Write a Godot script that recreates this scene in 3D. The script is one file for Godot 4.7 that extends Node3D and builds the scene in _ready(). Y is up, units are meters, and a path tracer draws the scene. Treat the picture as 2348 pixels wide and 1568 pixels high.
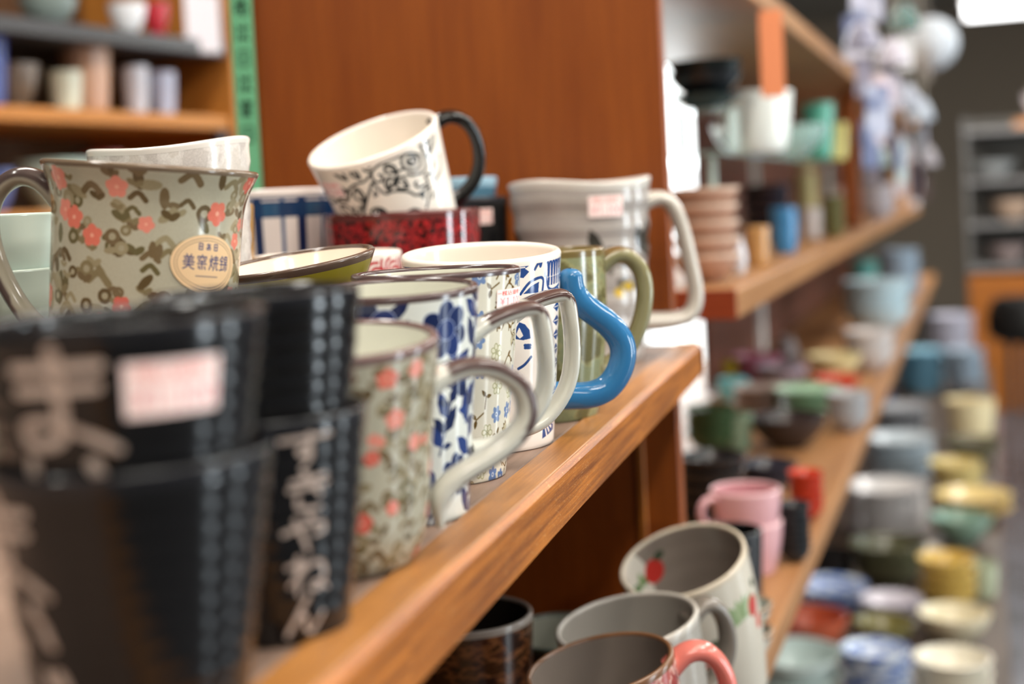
extends Node3D
# A crockery shop: mugs on a wooden shelf in focus, more shelves and stacks of bowls along the aisle behind.
# World: x points from the shelves into the aisle, -z runs along the aisle, the mug shelf's top is y = 0.

var mat_cache := {}
var taken := {}
var rng := RandomNumberGenerator.new()

const FLOOR_Y := -0.95
const CEIL_Y := 1.5
const LOW_Y := -0.27       # top of the long lower shelf
const PLAT_Y := -0.72      # top of the low display
const FAR_Y := 0.027       # top of the far shelf

# ------------------------------------------------------------------ names, metas
func numbered(n: String) -> String:
	if not taken.has(n):
		taken[n] = 0
		return n
	taken[n] += 1
	return "%s_%03d" % [n, taken[n]]

func tag(o: Node, label: String, category: String, group := "") -> void:
	o.set_meta("label", label)
	o.set_meta("category", category)
	if group != "":
		o.set_meta("group", group)

func thing(called: String, label: String, category: String, at := Vector3.ZERO, turn := 0.0, group := "") -> Node3D:
	var o := Node3D.new()
	o.name = numbered(called)
	add_child(o)
	o.position = at
	o.rotation.y = turn
	tag(o, label, category, group)
	return o

func part(called: String, mesh: Mesh, m, parent: Node, at := Vector3.ZERO) -> MeshInstance3D:
	var o := MeshInstance3D.new()
	o.name = called
	o.mesh = mesh
	if m is Array:
		for i in m.size():
			o.set_surface_override_material(i, m[i])
	elif m != null:
		o.material_override = m
	o.position = at
	parent.add_child(o, true)
	return o

func structure(called: String, mesh: Mesh, m, at := Vector3.ZERO) -> MeshInstance3D:
	var o := part(numbered(called), mesh, m, self, at)
	o.set_meta("kind", "structure")
	return o

# ------------------------------------------------------------------ materials
func rgb(hex: int) -> Color:
	return Color8((hex >> 16) & 255, (hex >> 8) & 255, hex & 255)

func glaze(hex: int, rough := 0.2, spec := 0.5) -> StandardMaterial3D:
	var key := "g%x_%.2f_%.2f" % [hex, rough, spec]
	if not mat_cache.has(key):
		var m := StandardMaterial3D.new()
		m.albedo_color = rgb(hex)
		m.roughness = rough
		m.metallic_specular = spec
		mat_cache[key] = m
	return mat_cache[key]

func textured(img: Image, rough := 0.2, spec := 0.5) -> StandardMaterial3D:
	var m := StandardMaterial3D.new()
	m.albedo_texture = ImageTexture.create_from_image(img)
	m.roughness = rough
	m.metallic_specular = spec
	return m

func tinted(rough := 0.2) -> StandardMaterial3D:
	var key := "v%.2f" % rough
	if not mat_cache.has(key):
		var m := StandardMaterial3D.new()
		m.vertex_color_use_as_albedo = true
		m.roughness = rough
		mat_cache[key] = m
	return mat_cache[key]

func glow(c: Color, energy: float) -> StandardMaterial3D:
	var m := StandardMaterial3D.new()
	m.albedo_color = Color(0.9, 0.9, 0.9)
	m.emission_enabled = true
	m.emission = c
	m.emission_energy_multiplier = energy
	return m

# ------------------------------------------------------------------ a small drawing canvas for prints on glaze and paper
class Canvas:
	var w: int
	var h: int
	var d: PackedByteArray
	func _init(ww: int, hh: int, hex: int) -> void:
		w = ww
		h = hh
		var img := Image.create(w, h, false, Image.FORMAT_RGB8)
		img.fill(Color8((hex >> 16) & 255, (hex >> 8) & 255, hex & 255))
		d = img.get_data()
	func dot(x: int, y: int, hex: int) -> void:
		if y < 0 or y >= h:
			return
		var i := (y * w + posmod(x, w)) * 3
		d[i] = (hex >> 16) & 255
		d[i + 1] = (hex >> 8) & 255
		d[i + 2] = hex & 255
	func ellipse(cx: float, cy: float, rx: float, ry: float, rot: float, hex: int) -> void:
		var m := int(ceil(maxf(rx, ry))) + 1
		var c := cos(rot)
		var s := sin(rot)
		for y in range(int(cy) - m, int(cy) + m + 1):
			for x in range(int(cx) - m, int(cx) + m + 1):
				var dx := x - cx
				var dy := y - cy
				var a := (dx * c + dy * s) / rx
				var b := (-dx * s + dy * c) / ry
				if a * a + b * b <= 1.0:
					dot(x, y, hex)
	func seg(p: Vector2, q: Vector2, r0: float, r1: float, hex: int) -> void:
		var r := maxf(r0, r1)
		var ab := q - p
		var ll := maxf(ab.length_squared(), 0.0001)
		for y in range(int(minf(p.y, q.y) - r), int(maxf(p.y, q.y) + r) + 2):
			for x in range(int(minf(p.x, q.x) - r), int(maxf(p.x, q.x) + r) + 2):
				var v := Vector2(x, y)
				var t := clampf((v - p).dot(ab) / ll, 0.0, 1.0)
				if v.distance_squared_to(p + ab * t) <= pow(lerpf(r0, r1, t), 2):
					dot(x, y, hex)
	func stroke(pts: Array, wide: float, hex: int, taper := 1.0) -> void:
		var s := curve(pts)
		for i in s.size() - 1:
			var t0 := float(i) / s.size()
			var t1 := float(i + 1) / s.size()
			seg(s[i], s[i + 1], wide * lerpf(1.0, taper, t0), wide * lerpf(1.0, taper, t1), hex)
	static func curve(pts: Array) -> Array:
		if pts.size() < 3:
			return pts
		var out := []
		for i in pts.size() - 1:
			var a: Vector2 = pts[maxi(i - 1, 0)]
			var b: Vector2 = pts[i]
			var c: Vector2 = pts[i + 1]
			var e: Vector2 = pts[mini(i + 2, pts.size() - 1)]
			for k in 5:
				out.append(b.cubic_interpolate(c, a, e, k / 5.0))
		out.append(pts[-1])
		return out
	func poly(pts: Array, hex: int) -> void:
		var y0 := INF
		var y1 := -INF
		for p in pts:
			y0 = minf(y0, p.y)
			y1 = maxf(y1, p.y)
		for y in range(int(y0), int(y1) + 1):
			var xs := []
			for i in pts.size():
				var a: Vector2 = pts[i]
				var b: Vector2 = pts[(i + 1) % pts.size()]
				if (a.y <= y) != (b.y <= y):
					xs.append(a.x + (y - a.y) / (b.y - a.y) * (b.x - a.x))
			xs.sort()
			for k in range(0, xs.size() - 1, 2):
				for x in range(int(xs[k]), int(xs[k + 1]) + 1):
					dot(x, y, hex)
	func uv(flat: Array) -> Array:
		var out := []
		for i in range(0, flat.size(), 2):
			out.append(Vector2(flat[i] * w, flat[i + 1] * h))
		return out
	func line_uv(flat: Array, wide: float, hex: int) -> void:
		stroke(uv(flat), wide, hex)
	func fill_uv(flat: Array, hex: int) -> void:
		poly(uv(flat), hex)
	func glyph(strokes: Array, at: Vector2, size: Vector2, wide: float, hex: int, taper := 0.7) -> void:
		for s in strokes:
			var p := []
			for i in range(0, s.size(), 2):
				p.append(at + Vector2(s[i], s[i + 1]) * size)
			stroke(p, wide, hex, taper)
	func grain(amount: int, seed_: int) -> void:   # fine uneven tone of fired glaze
		var r := RandomNumberGenerator.new()
		r.seed = seed_
		for i in range(0, d.size(), 3):
			var n := r.randi_range(-amount, amount)
			d[i] = clampi(d[i] + n, 0, 255)
			d[i + 1] = clampi(d[i + 1] + n, 0, 255)
			d[i + 2] = clampi(d[i + 2] + n, 0, 255)
	func image() -> Image:
		return Image.create_from_data(w, h, false, Image.FORMAT_RGB8, d)

const GLYPH := {
	"su": [[.08,.22,.92,.18],[.55,.02,.56,.5,.5,.62,.4,.6,.38,.48,.48,.4,.58,.48,.56,.72,.42,.98]],
	"ki": [[.2,.22,.8,.14],[.15,.42,.85,.34],[.4,.02,.7,.6],[.28,.66,.3,.88,.5,.97,.72,.95]],
	"ya": [[.08,.45,.5,.28,.85,.3,.85,.5,.65,.56],[.55,.05,.62,.2],[.3,.12,.55,.95]],
	"ne": [[.28,.04,.28,.98],[.08,.26,.42,.2,.1,.75],[.28,.5,.55,.24,.8,.28,.85,.6,.75,.88,.58,.9,.6,.74,.78,.76,.95,.95]],
	"n": [[.55,.02,.1,.95,.35,.5,.5,.55,.52,.85,.68,.92,.92,.5]],
	"ma": [[.18,.2,.85,.17],[.2,.4,.82,.37],[.52,.02,.53,.75,.4,.92,.2,.88,.2,.74,.4,.7,.7,.82,.95,.98]],
	"i": [[.15,.2,.18,.65,.32,.8,.38,.6],[.7,.22,.85,.6]],
	"do": [[.3,.08,.4,.4],[.8,.25,.25,.55,.25,.85,.8,.92],[.75,.02,.82,.14],[.9,0,.97,.12]],
	"zei": [[.35,.02,.1,.15],[.05,.3,.42,.3],[.24,.1,.24,.98],[.24,.4,.05,.7],[.24,.4,.42,.6],[.58,.02,.65,.14],[.88,.02,.78,.14],[.55,.2,.9,.2],[.9,.2,.9,.5],[.9,.5,.55,.5],[.55,.5,.55,.2],[.65,.5,.62,.8,.48,.98],[.78,.5,.78,.92,.98,.92,.98,.78]],
	"komi": [[.1,.1,.2,.22],[.05,.4,.22,.4],[.22,.4,.2,.75],[.2,.75,.05,.92],[.2,.8,.4,.95,.98,.95],[.6,.05,.65,.4,.4,.75],[.65,.3,.95,.75]],
	"ka": [[.28,.02,.05,.4],[.18,.3,.18,.98],[.35,.12,.98,.12],[.4,.4,.95,.4],[.95,.4,.95,.95],[.95,.95,.4,.95],[.4,.95,.4,.4],[.58,.12,.58,.95],[.78,.12,.78,.95]],
	"kaku": [[.05,.3,.42,.3],[.24,.02,.24,.98],[.24,.35,.05,.7],[.24,.4,.42,.55],[.62,.02,.48,.3],[.58,.15,.88,.15],[.88,.15,.5,.55],[.6,.25,.98,.55],[.55,.6,.9,.6],[.9,.6,.9,.95],[.9,.95,.55,.95],[.55,.95,.55,.6]],
	"yen": [[.1,.02,.5,.45],[.9,.02,.5,.45],[.5,.45,.5,.98],[.15,.5,.85,.5],[.15,.7,.85,.7]],
	"1": [[.3,.2,.55,.02],[.55,.02,.55,.98]], "0": [[.5,.02,.15,.3,.15,.7,.5,.98,.85,.7,.85,.3,.5,.02]], ",": [[.5,.85,.35,1.1]], "bar": [[.0,.5,1.0,.5]],
	"a": [[.15,.2,.85,.16],[.42,.02,.45,.9],[.7,.35,.5,.8,.2,.9,.12,.7,.4,.5,.75,.5,.9,.7,.75,.95]],
	"ri": [[.25,.05,.25,.5,.35,.35],[.75,.05,.78,.5,.6,.95]],
	"ha": [[.15,.05,.12,.95],[.35,.25,.95,.25],[.68,.03,.7,.75,.55,.92,.42,.8,.6,.7,.95,.92]],
	"hi": [[.15,.05,.85,.05],[.85,.05,.85,.95],[.85,.95,.15,.95],[.15,.95,.15,.05],[.15,.5,.85,.5]],
	"bi": [[.3,.02,.38,.14],[.7,.02,.62,.14],[.1,.2,.9,.2],[.15,.36,.85,.36],[.05,.52,.95,.52],[.5,.2,.5,.52],[.1,.7,.9,.7],[.5,.55,.4,.8,.05,.98],[.5,.7,.7,.9,.95,.98]],
	"yaki": [[.1,.25,.15,.45],[.38,.2,.3,.42],[.24,.02,.24,.5,.05,.95],[.25,.55,.4,.8],[.5,.12,.95,.12],[.72,.02,.72,.45],[.48,.28,.98,.28],[.45,.5,.98,.5],[.6,.5,.58,.78,.45,.98],[.82,.5,.82,.92,.98,.92]],
	"gama": [[.5,.0,.5,.1],[.1,.25,.1,.12],[.1,.12,.9,.12],[.9,.12,.9,.25],[.4,.2,.2,.35],[.6,.2,.8,.35],[.2,.45,.8,.45],[.1,.6,.9,.6],[.5,.38,.5,.75],[.2,.9,.2,.75],[.35,.8,.35,.95],[.55,.8,.55,.95],[.75,.78,.82,.95]],
	"kin": [[.3,.02,.05,.25],[.3,.02,.45,.2],[.1,.35,.42,.35],[.26,.25,.26,.9],[.08,.55,.44,.55],[.05,.95,.45,.9],[.6,.05,.92,.05],[.92,.05,.92,.4],[.6,.4,.92,.4],[.6,.05,.6,.4],[.6,.22,.92,.22],[.52,.55,.98,.55],[.75,.42,.75,.98],[.56,.68,.56,.9],[.94,.68,.94,.9]],
}

# ------------------------------------------------------------------ lathed vessels
func smooth(pts: Array, sub: int) -> Array:
	var out := []
	for i in pts.size() - 1:
		var a: Vector2 = pts[maxi(i - 1, 0)]
		var b: Vector2 = pts[i]
		var c: Vector2 = pts[i + 1]
		var e: Vector2 = pts[mini(i + 2, pts.size() - 1)]
		for k in sub:
			out.append(b.cubic_interpolate(c, a, e, float(k) / sub))
	out.append(pts[-1])
	return out

# outer: Vector2(radius, y) from foot to rim. Surfaces: 0 outside, 1 rim band, 2 inside.
# o: wall, floor, band (height of rim band), seg, sub, wob (uneven throwing), wave (wavy rim), tilt (slanting rim, metres per metre along x and z), ridge (throwing rings)
func vessel(outer: Array, o := {}) -> ArrayMesh:
	var wall: float = o.get("wall", 0.0035)
	var seg: int = o.get("seg", 64)
	var sub: int = o.get("sub", 5)
	var band: float = o.get("band", 0.0)
	var wob: float = o.get("wob", 0.0)
	var wave: float = o.get("wave", 0.0)
	var tilt: Vector2 = o.get("tilt", Vector2.ZERO)
	var ridge: float = o.get("ridge", 0.0)
	var rings: float = o.get("rings", 9.0)
	var prof := smooth(outer, sub)
	var h: float = outer[-1].y
	var rb: float = outer[0].x
	var foot: float = o.get("foot", 0.0025)
	var bottom: float = o.get("floor", 0.006)
	var pts := [Vector2(0.0, foot), Vector2(rb * 0.82, foot), Vector2(rb * 0.86, 0.0003), Vector2(rb * 0.92, 0.0), Vector2(rb * 0.985, 0.0003)]
	for i in range(0, prof.size()):
		pts.append(prof[i])
	# find where the band begins
	var cut := 0
	for i in pts.size():
		if pts[i].y < h - band - 0.00001 or i < 6:
			cut = i
	if band > 0.0:
		var a: Vector2 = pts[cut]
		var b: Vector2 = pts[cut + 1]
		pts.insert(cut + 1, a.lerp(b, clampf((h - band - a.y) / maxf(b.y - a.y, 0.00001), 0.0, 1.0)))
		cut += 1
	var rt: float = prof[-1].x
	var r2 := wall * 0.5
	for k in range(1, 7):
		var a := PI * k / 6.0
		pts.append(Vector2(rt - r2 + cos(a) * r2, h + sin(a) * r2))
	var cut2 := pts.size() - 1
	var lastr := rt - wall
	for i in range(prof.size() - 2, -1, -1):
		var p: Vector2 = prof[i]
		if p.y < bottom + 0.004:
			break
		lastr = maxf(p.x - wall, 0.002)
		pts.append(Vector2(lastr, p.y))
	pts.append(Vector2(lastr * 0.93, bottom + 0.0012))
	pts.append(Vector2(lastr * 0.8, bottom))
	pts.append(Vector2(0.0, bottom))
	var n := pts.size()
	var pos := PackedVector3Array()
	pos.resize(n * (seg + 1))
	for i in n:
		var p: Vector2 = pts[i]
		var f := clampf(p.y / h, 0.0, 1.05)
		for j in seg + 1:
			var t := TAU * j / seg
			var r := p.x
			if wob > 0.0:
				r += wob * f * (sin(t * 2.0 + 1.0 + f * 2.0) * 0.6 + sin(t * 3.0 + 4.0 * f) * 0.4) * (1.0 if p.x > 0.001 else 0.0)
			if ridge > 0.0 and p.x > 0.001:
				r += ridge * sin(f * rings * TAU + sin(t) * 0.6)
			var x := cos(t) * r
			var z := -sin(t) * r
			var y := p.y + (tilt.x * x + tilt.y * z) * f * f
			if wave > 0.0:
				y += wave * f * f * f * (sin(t * 2.0 + 0.7) * 0.6 + sin(t * 3.0 + 2.0) * 0.5)
			pos[i * (seg + 1) + j] = Vector3(x, y, z)
	var nor := PackedVector3Array()
	nor.resize(pos.size())
	var uvs := PackedVector2Array()
	uvs.resize(pos.size())
	for i in n:
		for j in seg + 1:
			var jm := j - 1 if j > 0 else seg - 1
			var jp := j + 1 if j < seg else 1
			var th := pos[i * (seg + 1) + jp] - pos[i * (seg + 1) + jm]
			var dp := pos[mini(i + 1, n - 1) * (seg + 1) + j] - pos[maxi(i - 1, 0) * (seg + 1) + j]
			var v := th.cross(dp)
			if v.length_squared() < 1e-18:
				v = Vector3.DOWN if i == 0 else Vector3.UP
			nor[i * (seg + 1) + j] = v.normalized()
			uvs[i * (seg + 1) + j] = Vector2(float(j) / seg, clampf(1.0 - pts[i].y / h, 0.002, 0.998))
	var mesh := ArrayMesh.new()
	for span in [[0, cut], [cut, cut2], [cut2, n - 1]]:
		var idx := PackedInt32Array()
		var base: int = span[0] * (seg + 1)
		for i in range(span[0], span[1]):
			for j in seg:
				var a: int = i * (seg + 1) + j - base
				var b: int = a + seg + 1
				idx.append_array([a, b, b + 1, a, b + 1, a + 1])
		var arr := []
		arr.resize(Mesh.ARRAY_MAX)
		var end: int = (span[1] + 1) * (seg + 1)
		arr[Mesh.ARRAY_VERTEX] = pos.slice(base, end)
		arr[Mesh.ARRAY_NORMAL] = nor.slice(base, end)
		arr[Mesh.ARRAY_TEX_UV] = uvs.slice(base, end)
		arr[Mesh.ARRAY_INDEX] = idx
		mesh.add_surface_from_arrays(Mesh.PRIMITIVE_TRIANGLES, arr)
	return mesh

# A handle swept along path (radius, height); wide and thick along it; paint(s, outward) gives its linear colour.
func handle_mesh(path: Array, wide: Array, thick: Array, paint: Callable, square := 2.6, cap_from := 2.0) -> ArrayMesh:
	var c := smooth(path, 6)
	var n := c.size()
	for pass_ in 6:                              # round the path so that bends stay even
		var was := c.duplicate()
		for i in range(1, n - 1):
			c[i] = was[i] * 0.5 + (was[i - 1] + was[i + 1]) * 0.25
	var seg := 20
	var pos := PackedVector3Array()
	var nor := PackedVector3Array()
	var col := PackedColorArray()
	var along := func(v: Array, s: float) -> float:
		var f := s * (v.size() - 1)
		var k := mini(int(f), v.size() - 2)
		return lerpf(v[k], v[k + 1], smoothstep(0.0, 1.0, f - k))
	for i in n:
		var s := float(i) / (n - 1)
		var t: Vector2 = (c[mini(i + 1, n - 1)] - c[maxi(i - 1, 0)]).normalized()
		var nn := Vector2(-t.y, t.x)
		var w: float = along.call(wide, s) * 0.5
		var k: float = along.call(thick, s) * 0.5
		if s > cap_from:
			var e := sqrt(maxf(0.0, 1.0 - pow((s - cap_from) / (1.0 - cap_from), 2.0)))
			w *= e
			k *= e
		for j in seg + 1:
			var a := TAU * j / seg
			var ca := cos(a)
			var sa := sin(a)
			var q := 1.0 / pow(pow(absf(ca), square) + pow(absf(sa), square), 1.0 / square)
			var p: Vector2 = c[i] + nn * ca * q * k
			pos.append(Vector3(p.x, p.y, sa * q * w))
			col.append(paint.call(s, ca))
	for i in n:
		for j in seg + 1:
			var jm := j - 1 if j > 0 else seg - 1
			var jp := j + 1 if j < seg else 1
			var th := pos[i * (seg + 1) + jp] - pos[i * (seg + 1) + jm]
			var dp := pos[mini(i + 1, n - 1) * (seg + 1) + j] - pos[maxi(i - 1, 0) * (seg + 1) + j]
			var v := dp.cross(th)
			nor.append(v.normalized() if v.length_squared() > 1e-18 else Vector3.UP)
	var idx := PackedInt32Array()
	for i in n - 1:
		for j in seg:
			var a := i * (seg + 1) + j
			var b := a + seg + 1
			idx.append_array([a, b + 1, b, a, a + 1, b + 1])
	var arr := []
	arr.resize(Mesh.ARRAY_MAX)
	arr[Mesh.ARRAY_VERTEX] = pos
	arr[Mesh.ARRAY_NORMAL] = nor
	arr[Mesh.ARRAY_COLOR] = col
	arr[Mesh.ARRAY_INDEX] = idx
	var mesh := ArrayMesh.new()
	mesh.add_surface_from_arrays(Mesh.PRIMITIVE_TRIANGLES, arr)
	return mesh

# A paper sticker wrapped on a conical wall: angle (0..1 of the turn), heights and the radius at each
func sticker_mesh(u0: float, u1: float, y0: float, r0: float, y1: float, r1: float, lift := 0.0005, skew := 0.0, oval := false) -> ArrayMesh:
	var st := SurfaceTool.new()
	st.begin(Mesh.PRIMITIVE_TRIANGLES)
	var spot := func(a: float, b: float) -> Array:
		var t := TAU * lerpf(u0, u1, a)
		var y := lerpf(y0, y1, b) + skew * (a - 0.5)
		var r := lerpf(r0, r1, b) + lift
		return [Vector3(cos(t) * r, y, -sin(t) * r), Vector3(cos(t), 0, -sin(t)), Vector2(a, 1.0 - b)]
	var put := func(q: Array) -> void:
		st.set_normal(q[1])
		st.set_uv(q[2])
		st.add_vertex(q[0])
	if oval:
		var n := 40
		for k in n:
			var a0 := TAU * k / n
			var a1 := TAU * (k + 1) / n
			for ring in 3:
				var f0 := ring / 3.0
				var f1 := (ring + 1) / 3.0
				var p := [spot.call(0.5 + cos(a0) * 0.5 * f0, 0.5 + sin(a0) * 0.5 * f0), spot.call(0.5 + cos(a0) * 0.5 * f1, 0.5 + sin(a0) * 0.5 * f1), spot.call(0.5 + cos(a1) * 0.5 * f1, 0.5 + sin(a1) * 0.5 * f1), spot.call(0.5 + cos(a1) * 0.5 * f0, 0.5 + sin(a1) * 0.5 * f0)]
				for i in [0, 2, 1, 0, 3, 2]:
					put.call(p[i])
	else:
		for i in 8:
			var p := [spot.call(i / 8.0, 0.0), spot.call(i / 8.0, 1.0), spot.call((i + 1) / 8.0, 1.0), spot.call((i + 1) / 8.0, 0.0)]
			for k in [0, 1, 2, 0, 2, 3]:
				put.call(p[k])
	return st.commit()

# A box with chamfered edges; u of its texture runs along the grain axis (0 x, 1 y, 2 z), in metres.
func cbox(size: Vector3, c := 0.002, grain := 2, offset := Vector2.ZERO) -> ArrayMesh:
	var st := SurfaceTool.new()
	st.begin(Mesh.PRIMITIVE_TRIANGLES)
	var half := size * 0.5
	c = minf(c, minf(half.x, minf(half.y, half.z)) * 0.9)
	var corner := func(sx: float, sy: float, sz: float, ax: int) -> Vector3:
		var v := Vector3(sx * (half.x - c), sy * (half.y - c), sz * (half.z - c))
		v[ax] = [sx, sy, sz][ax] * half[ax]
		return v
	var face := func(p: Array) -> void:
		var mid := Vector3.ZERO
		for v in p:
			mid += v
		var nrm: Vector3 = (p[1] - p[0]).cross(p[2] - p[0]).normalized()
		if nrm.dot(mid) < 0.0:
			p.reverse()
			nrm = -nrm
		var other := 0
		var ax := nrm.abs().max_axis_index()
		for k in 3:
			if k != grain and k != ax:
				other = k
		var g := grain
		if ax == grain:
			g = (grain + 1) % 3
			other = (grain + 2) % 3
		for i in range(1, p.size() - 1):
			for v in [p[0], p[i + 1], p[i]]:
				st.set_normal(nrm)
				st.set_uv(Vector2(v[g], v[other]) + offset)
				st.add_vertex(v)
	for ax in 3:
		for s in [-1.0, 1.0]:
			var q := []
			for k in [[-1.0, -1.0], [1.0, -1.0], [1.0, 1.0], [-1.0, 1.0]]:
				var e := [0.0, 0.0, 0.0]
				e[ax] = s
				e[(ax + 1) % 3] = k[0]
				e[(ax + 2) % 3] = k[1]
				q.append(corner.call(e[0], e[1], e[2], ax))
			face.call(q)
	for ax in 3:
		var b := (ax + 1) % 3
		var d := (ax + 2) % 3
		for s in [-1.0, 1.0]:
			for t in [-1.0, 1.0]:
				var q := []
				for k in [[-1.0, b], [1.0, b], [1.0, d], [-1.0, d]]:
					var e := [0.0, 0.0, 0.0]
					e[ax] = k[0]
					e[b] = s
					e[d] = t
					q.append(corner.call(e[0], e[1], e[2], k[1]))
				face.call(q)
	for sx in [-1.0, 1.0]:
		for sy in [-1.0, 1.0]:
			for sz in [-1.0, 1.0]:
				face.call([corner.call(sx, sy, sz, 0), corner.call(sx, sy, sz, 1), corner.call(sx, sy, sz, 2)])
	return st.commit()

# Wood: long streaks along x of the image, pores, slow tone changes
func wood_image(w: int, h: int, a: int, b: int, seed_: int, fine := 1.0, pores := 0.0, pore_hex := 0x3a2a20) -> Image:
	var n1 := FastNoiseLite.new()
	n1.seed = seed_
	n1.frequency = 0.02
	var n2 := FastNoiseLite.new()
	n2.seed = seed_ + 7
	n2.frequency = 0.11
	var n3 := FastNoiseLite.new()
	n3.seed = seed_ + 13
	n3.frequency = 0.35
	var ca := rgb(a)
	var cb := rgb(b)
	var cp := rgb(pore_hex)
	var d := PackedByteArray()
	d.resize(w * h * 3)
	var i := 0
	for y in h:
		for x in w:
			var t := 0.5 + n1.get_noise_2d(x * 0.12, y * 1.6 * fine) * 0.75 + n2.get_noise_2d(x * 0.06, y * 2.2 * fine) * 0.6
			var c := ca.lerp(cb, clampf(t, 0.0, 1.0))
			if pores > 0.0:
				var p := n3.get_noise_2d(x * 0.25, y * 1.7)
				if p > 0.62 - pores:
					c = c.lerp(cp, clampf((p - 0.62 + pores) * 3.0, 0.0, 0.75))
			d[i] = int(c.r * 255.0)
			d[i + 1] = int(c.g * 255.0)
			d[i + 2] = int(c.b * 255.0)
			i += 3
	return Image.create_from_data(w, h, false, Image.FORMAT_RGB8, d)

func wood(a: int, b: int, seed_: int, rough := 0.5, scale := Vector2(1.2, 4.0), fine := 1.0, pores := 0.0, w := 1024, h := 256, pore_hex := 0x3a2a20) -> StandardMaterial3D:
	var m := textured(wood_image(w, h, a, b, seed_, fine, pores, pore_hex), rough, 0.4)
	m.uv1_scale = Vector3(scale.x, scale.y, 1.0)
	return m

# ------------------------------------------------------------------ prints on the glaze
func print_blossom(w: int, h: int, scale: float, seed_: int) -> Image:
	var c := Canvas.new(w, h, 0xa8a390)
	var r := RandomNumberGenerator.new()
	r.seed = seed_
	for k in int(720 / (scale * scale)):
		var x := r.randf() * w
		var y := r.randf() * h
		var s := scale * r.randf_range(9.0, 17.0)
		var hex: int = [0x6b5a40, 0x59492f, 0x7a6d50, 0x8d8266, 0x5f5638][r.randi() % 5]
		match r.randi() % 4:
			0:
				c.ellipse(x, y, s, s * 0.45, r.randf() * PI, hex)
			1:
				c.ellipse(x, y, s * 0.8, s * 0.8, 0.0, hex)
				c.ellipse(x, y, s * 0.36, s * 0.36, 0.0, 0x9a927a)
			2:
				c.stroke([Vector2(x - s, y), Vector2(x, y - s * 0.7), Vector2(x + s, y + s * 0.3)], s * 0.34, hex)
			3:
				c.ellipse(x - s * 0.4, y, s * 0.6, s * 0.35, 0.6, hex)
				c.ellipse(x + s * 0.4, y + s * 0.2, s * 0.6, s * 0.35, -0.6, hex)
	for k in int(66 / (scale * scale)):
		var x := r.randf() * w
		var y := r.randf() * h
		var s := scale * r.randf_range(9.0, 18.0)
		var hex: int = [0xcf6f5d, 0xd58372, 0xc65c4d][r.randi() % 3]
		for p in 5:
			var a := TAU * p / 5.0 + k
			c.ellipse(x + cos(a) * s * 0.55, y + sin(a) * s * 0.55, s * 0.55, s * 0.5, a, hex)
		c.ellipse(x, y, s * 0.2, s * 0.2, 0.0, 0xe0a08a)
	c.grain(5, seed_ + 1)
	return c.image()

func leaf(c: Canvas, x: float, y: float, a: float, l: float, hex: int) -> void:
	var u := Vector2(cos(a), sin(a))
	var v := Vector2(-u.y, u.x)
	var p := Vector2(x, y)
	c.poly([p, p + u * l * 0.35 + v * l * 0.24, p + u * l * 0.7 + v * l * 0.18, p + u * l, p + u * l * 0.65 - v * l * 0.2, p + u * l * 0.3 - v * l * 0.22], hex)

func print_blue_branches(w: int, h: int) -> Image:
	var c := Canvas.new(w, h, 0xd6d9d2)
	var navy := [0x1a2a56, 0x20346a, 0x16234a, 0x263d78]
	var r := RandomNumberGenerator.new()
	r.seed = 5
	for rep in 3:
		var ox := w * (0.60 + rep / 3.0)
		# leafy branches, each leaf at its own angle
		for b in [[0.31, 1.02, 0.27, 0.36], [0.29, 0.42, 0.315, 0.02], [0.10, 0.98, 0.03, 0.52], [0.20, 0.70, 0.24, 0.26], [0.17, 1.0, 0.19, 0.82], [0.13, 0.30, 0.10, 0.05]]:
			var p0 := Vector2(ox + b[0] * w, b[1] * h)
			var p1 := Vector2(ox + b[2] * w, b[3] * h)
			c.stroke([p0, p0.lerp(p1, 0.5) + Vector2(12, 0), p1], 3.4, navy[0])
			var n := int(p0.distance_to(p1) / 40.0) + 1
			for k in n:
				var q := p0.lerp(p1, (k + 0.5) / n) + Vector2(6, 0)
				var side := 1.0 if k % 2 else -1.0
				leaf(c, q.x, q.y, -PI / 2 + side * r.randf_range(0.3, 1.1), r.randf_range(70, 105), navy[r.randi() % 4])
				if r.randf() < 0.45:
					leaf(c, q.x, q.y, -PI / 2 - side * r.randf_range(0.7, 1.5), r.randf_range(40, 64), navy[r.randi() % 4])
		# peonies with pale lines between the petals
		for f in [[0.215, 0.15, 78.0], [0.07, 0.13, 84.0], [0.135, 0.46, 70.0], [0.245, 0.80, 60.0], [0.02, 0.40, 52.0]]:
			var q := Vector2(ox + f[0] * w, f[1] * h)
			for k in 7:
				var a := TAU * k / 7.0 + r.randf() * 0.4
				var e := Vector2(q.x + cos(a) * f[2] * 0.6, q.y + sin(a) * f[2] * 0.55)
				c.ellipse(e.x, e.y, f[2] * 0.44, f[2] * 0.36, a, 0x9fabc8)
				c.ellipse(e.x, e.y, f[2] * 0.41, f[2] * 0.33, a, navy[r.randi() % 4])
			c.ellipse(q.x, q.y, f[2] * 0.40, f[2] * 0.36, 0.0, 0x9fabc8)
			c.ellipse(q.x, q.y, f[2] * 0.37, f[2] * 0.33, 0.0, navy[1])
		for k in 7:
			var q := Vector2(ox + r.randf() * w / 3.0, h * r.randf_range(0.3, 0.98))
			c.stroke([q, q + Vector2(-14, 46)], 2.6, 0x49618f)
			leaf(c, q.x, q.y, -PI / 2, 44, navy[r.randi() % 4])
	c.grain(3, 9)
	return c.image()

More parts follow.
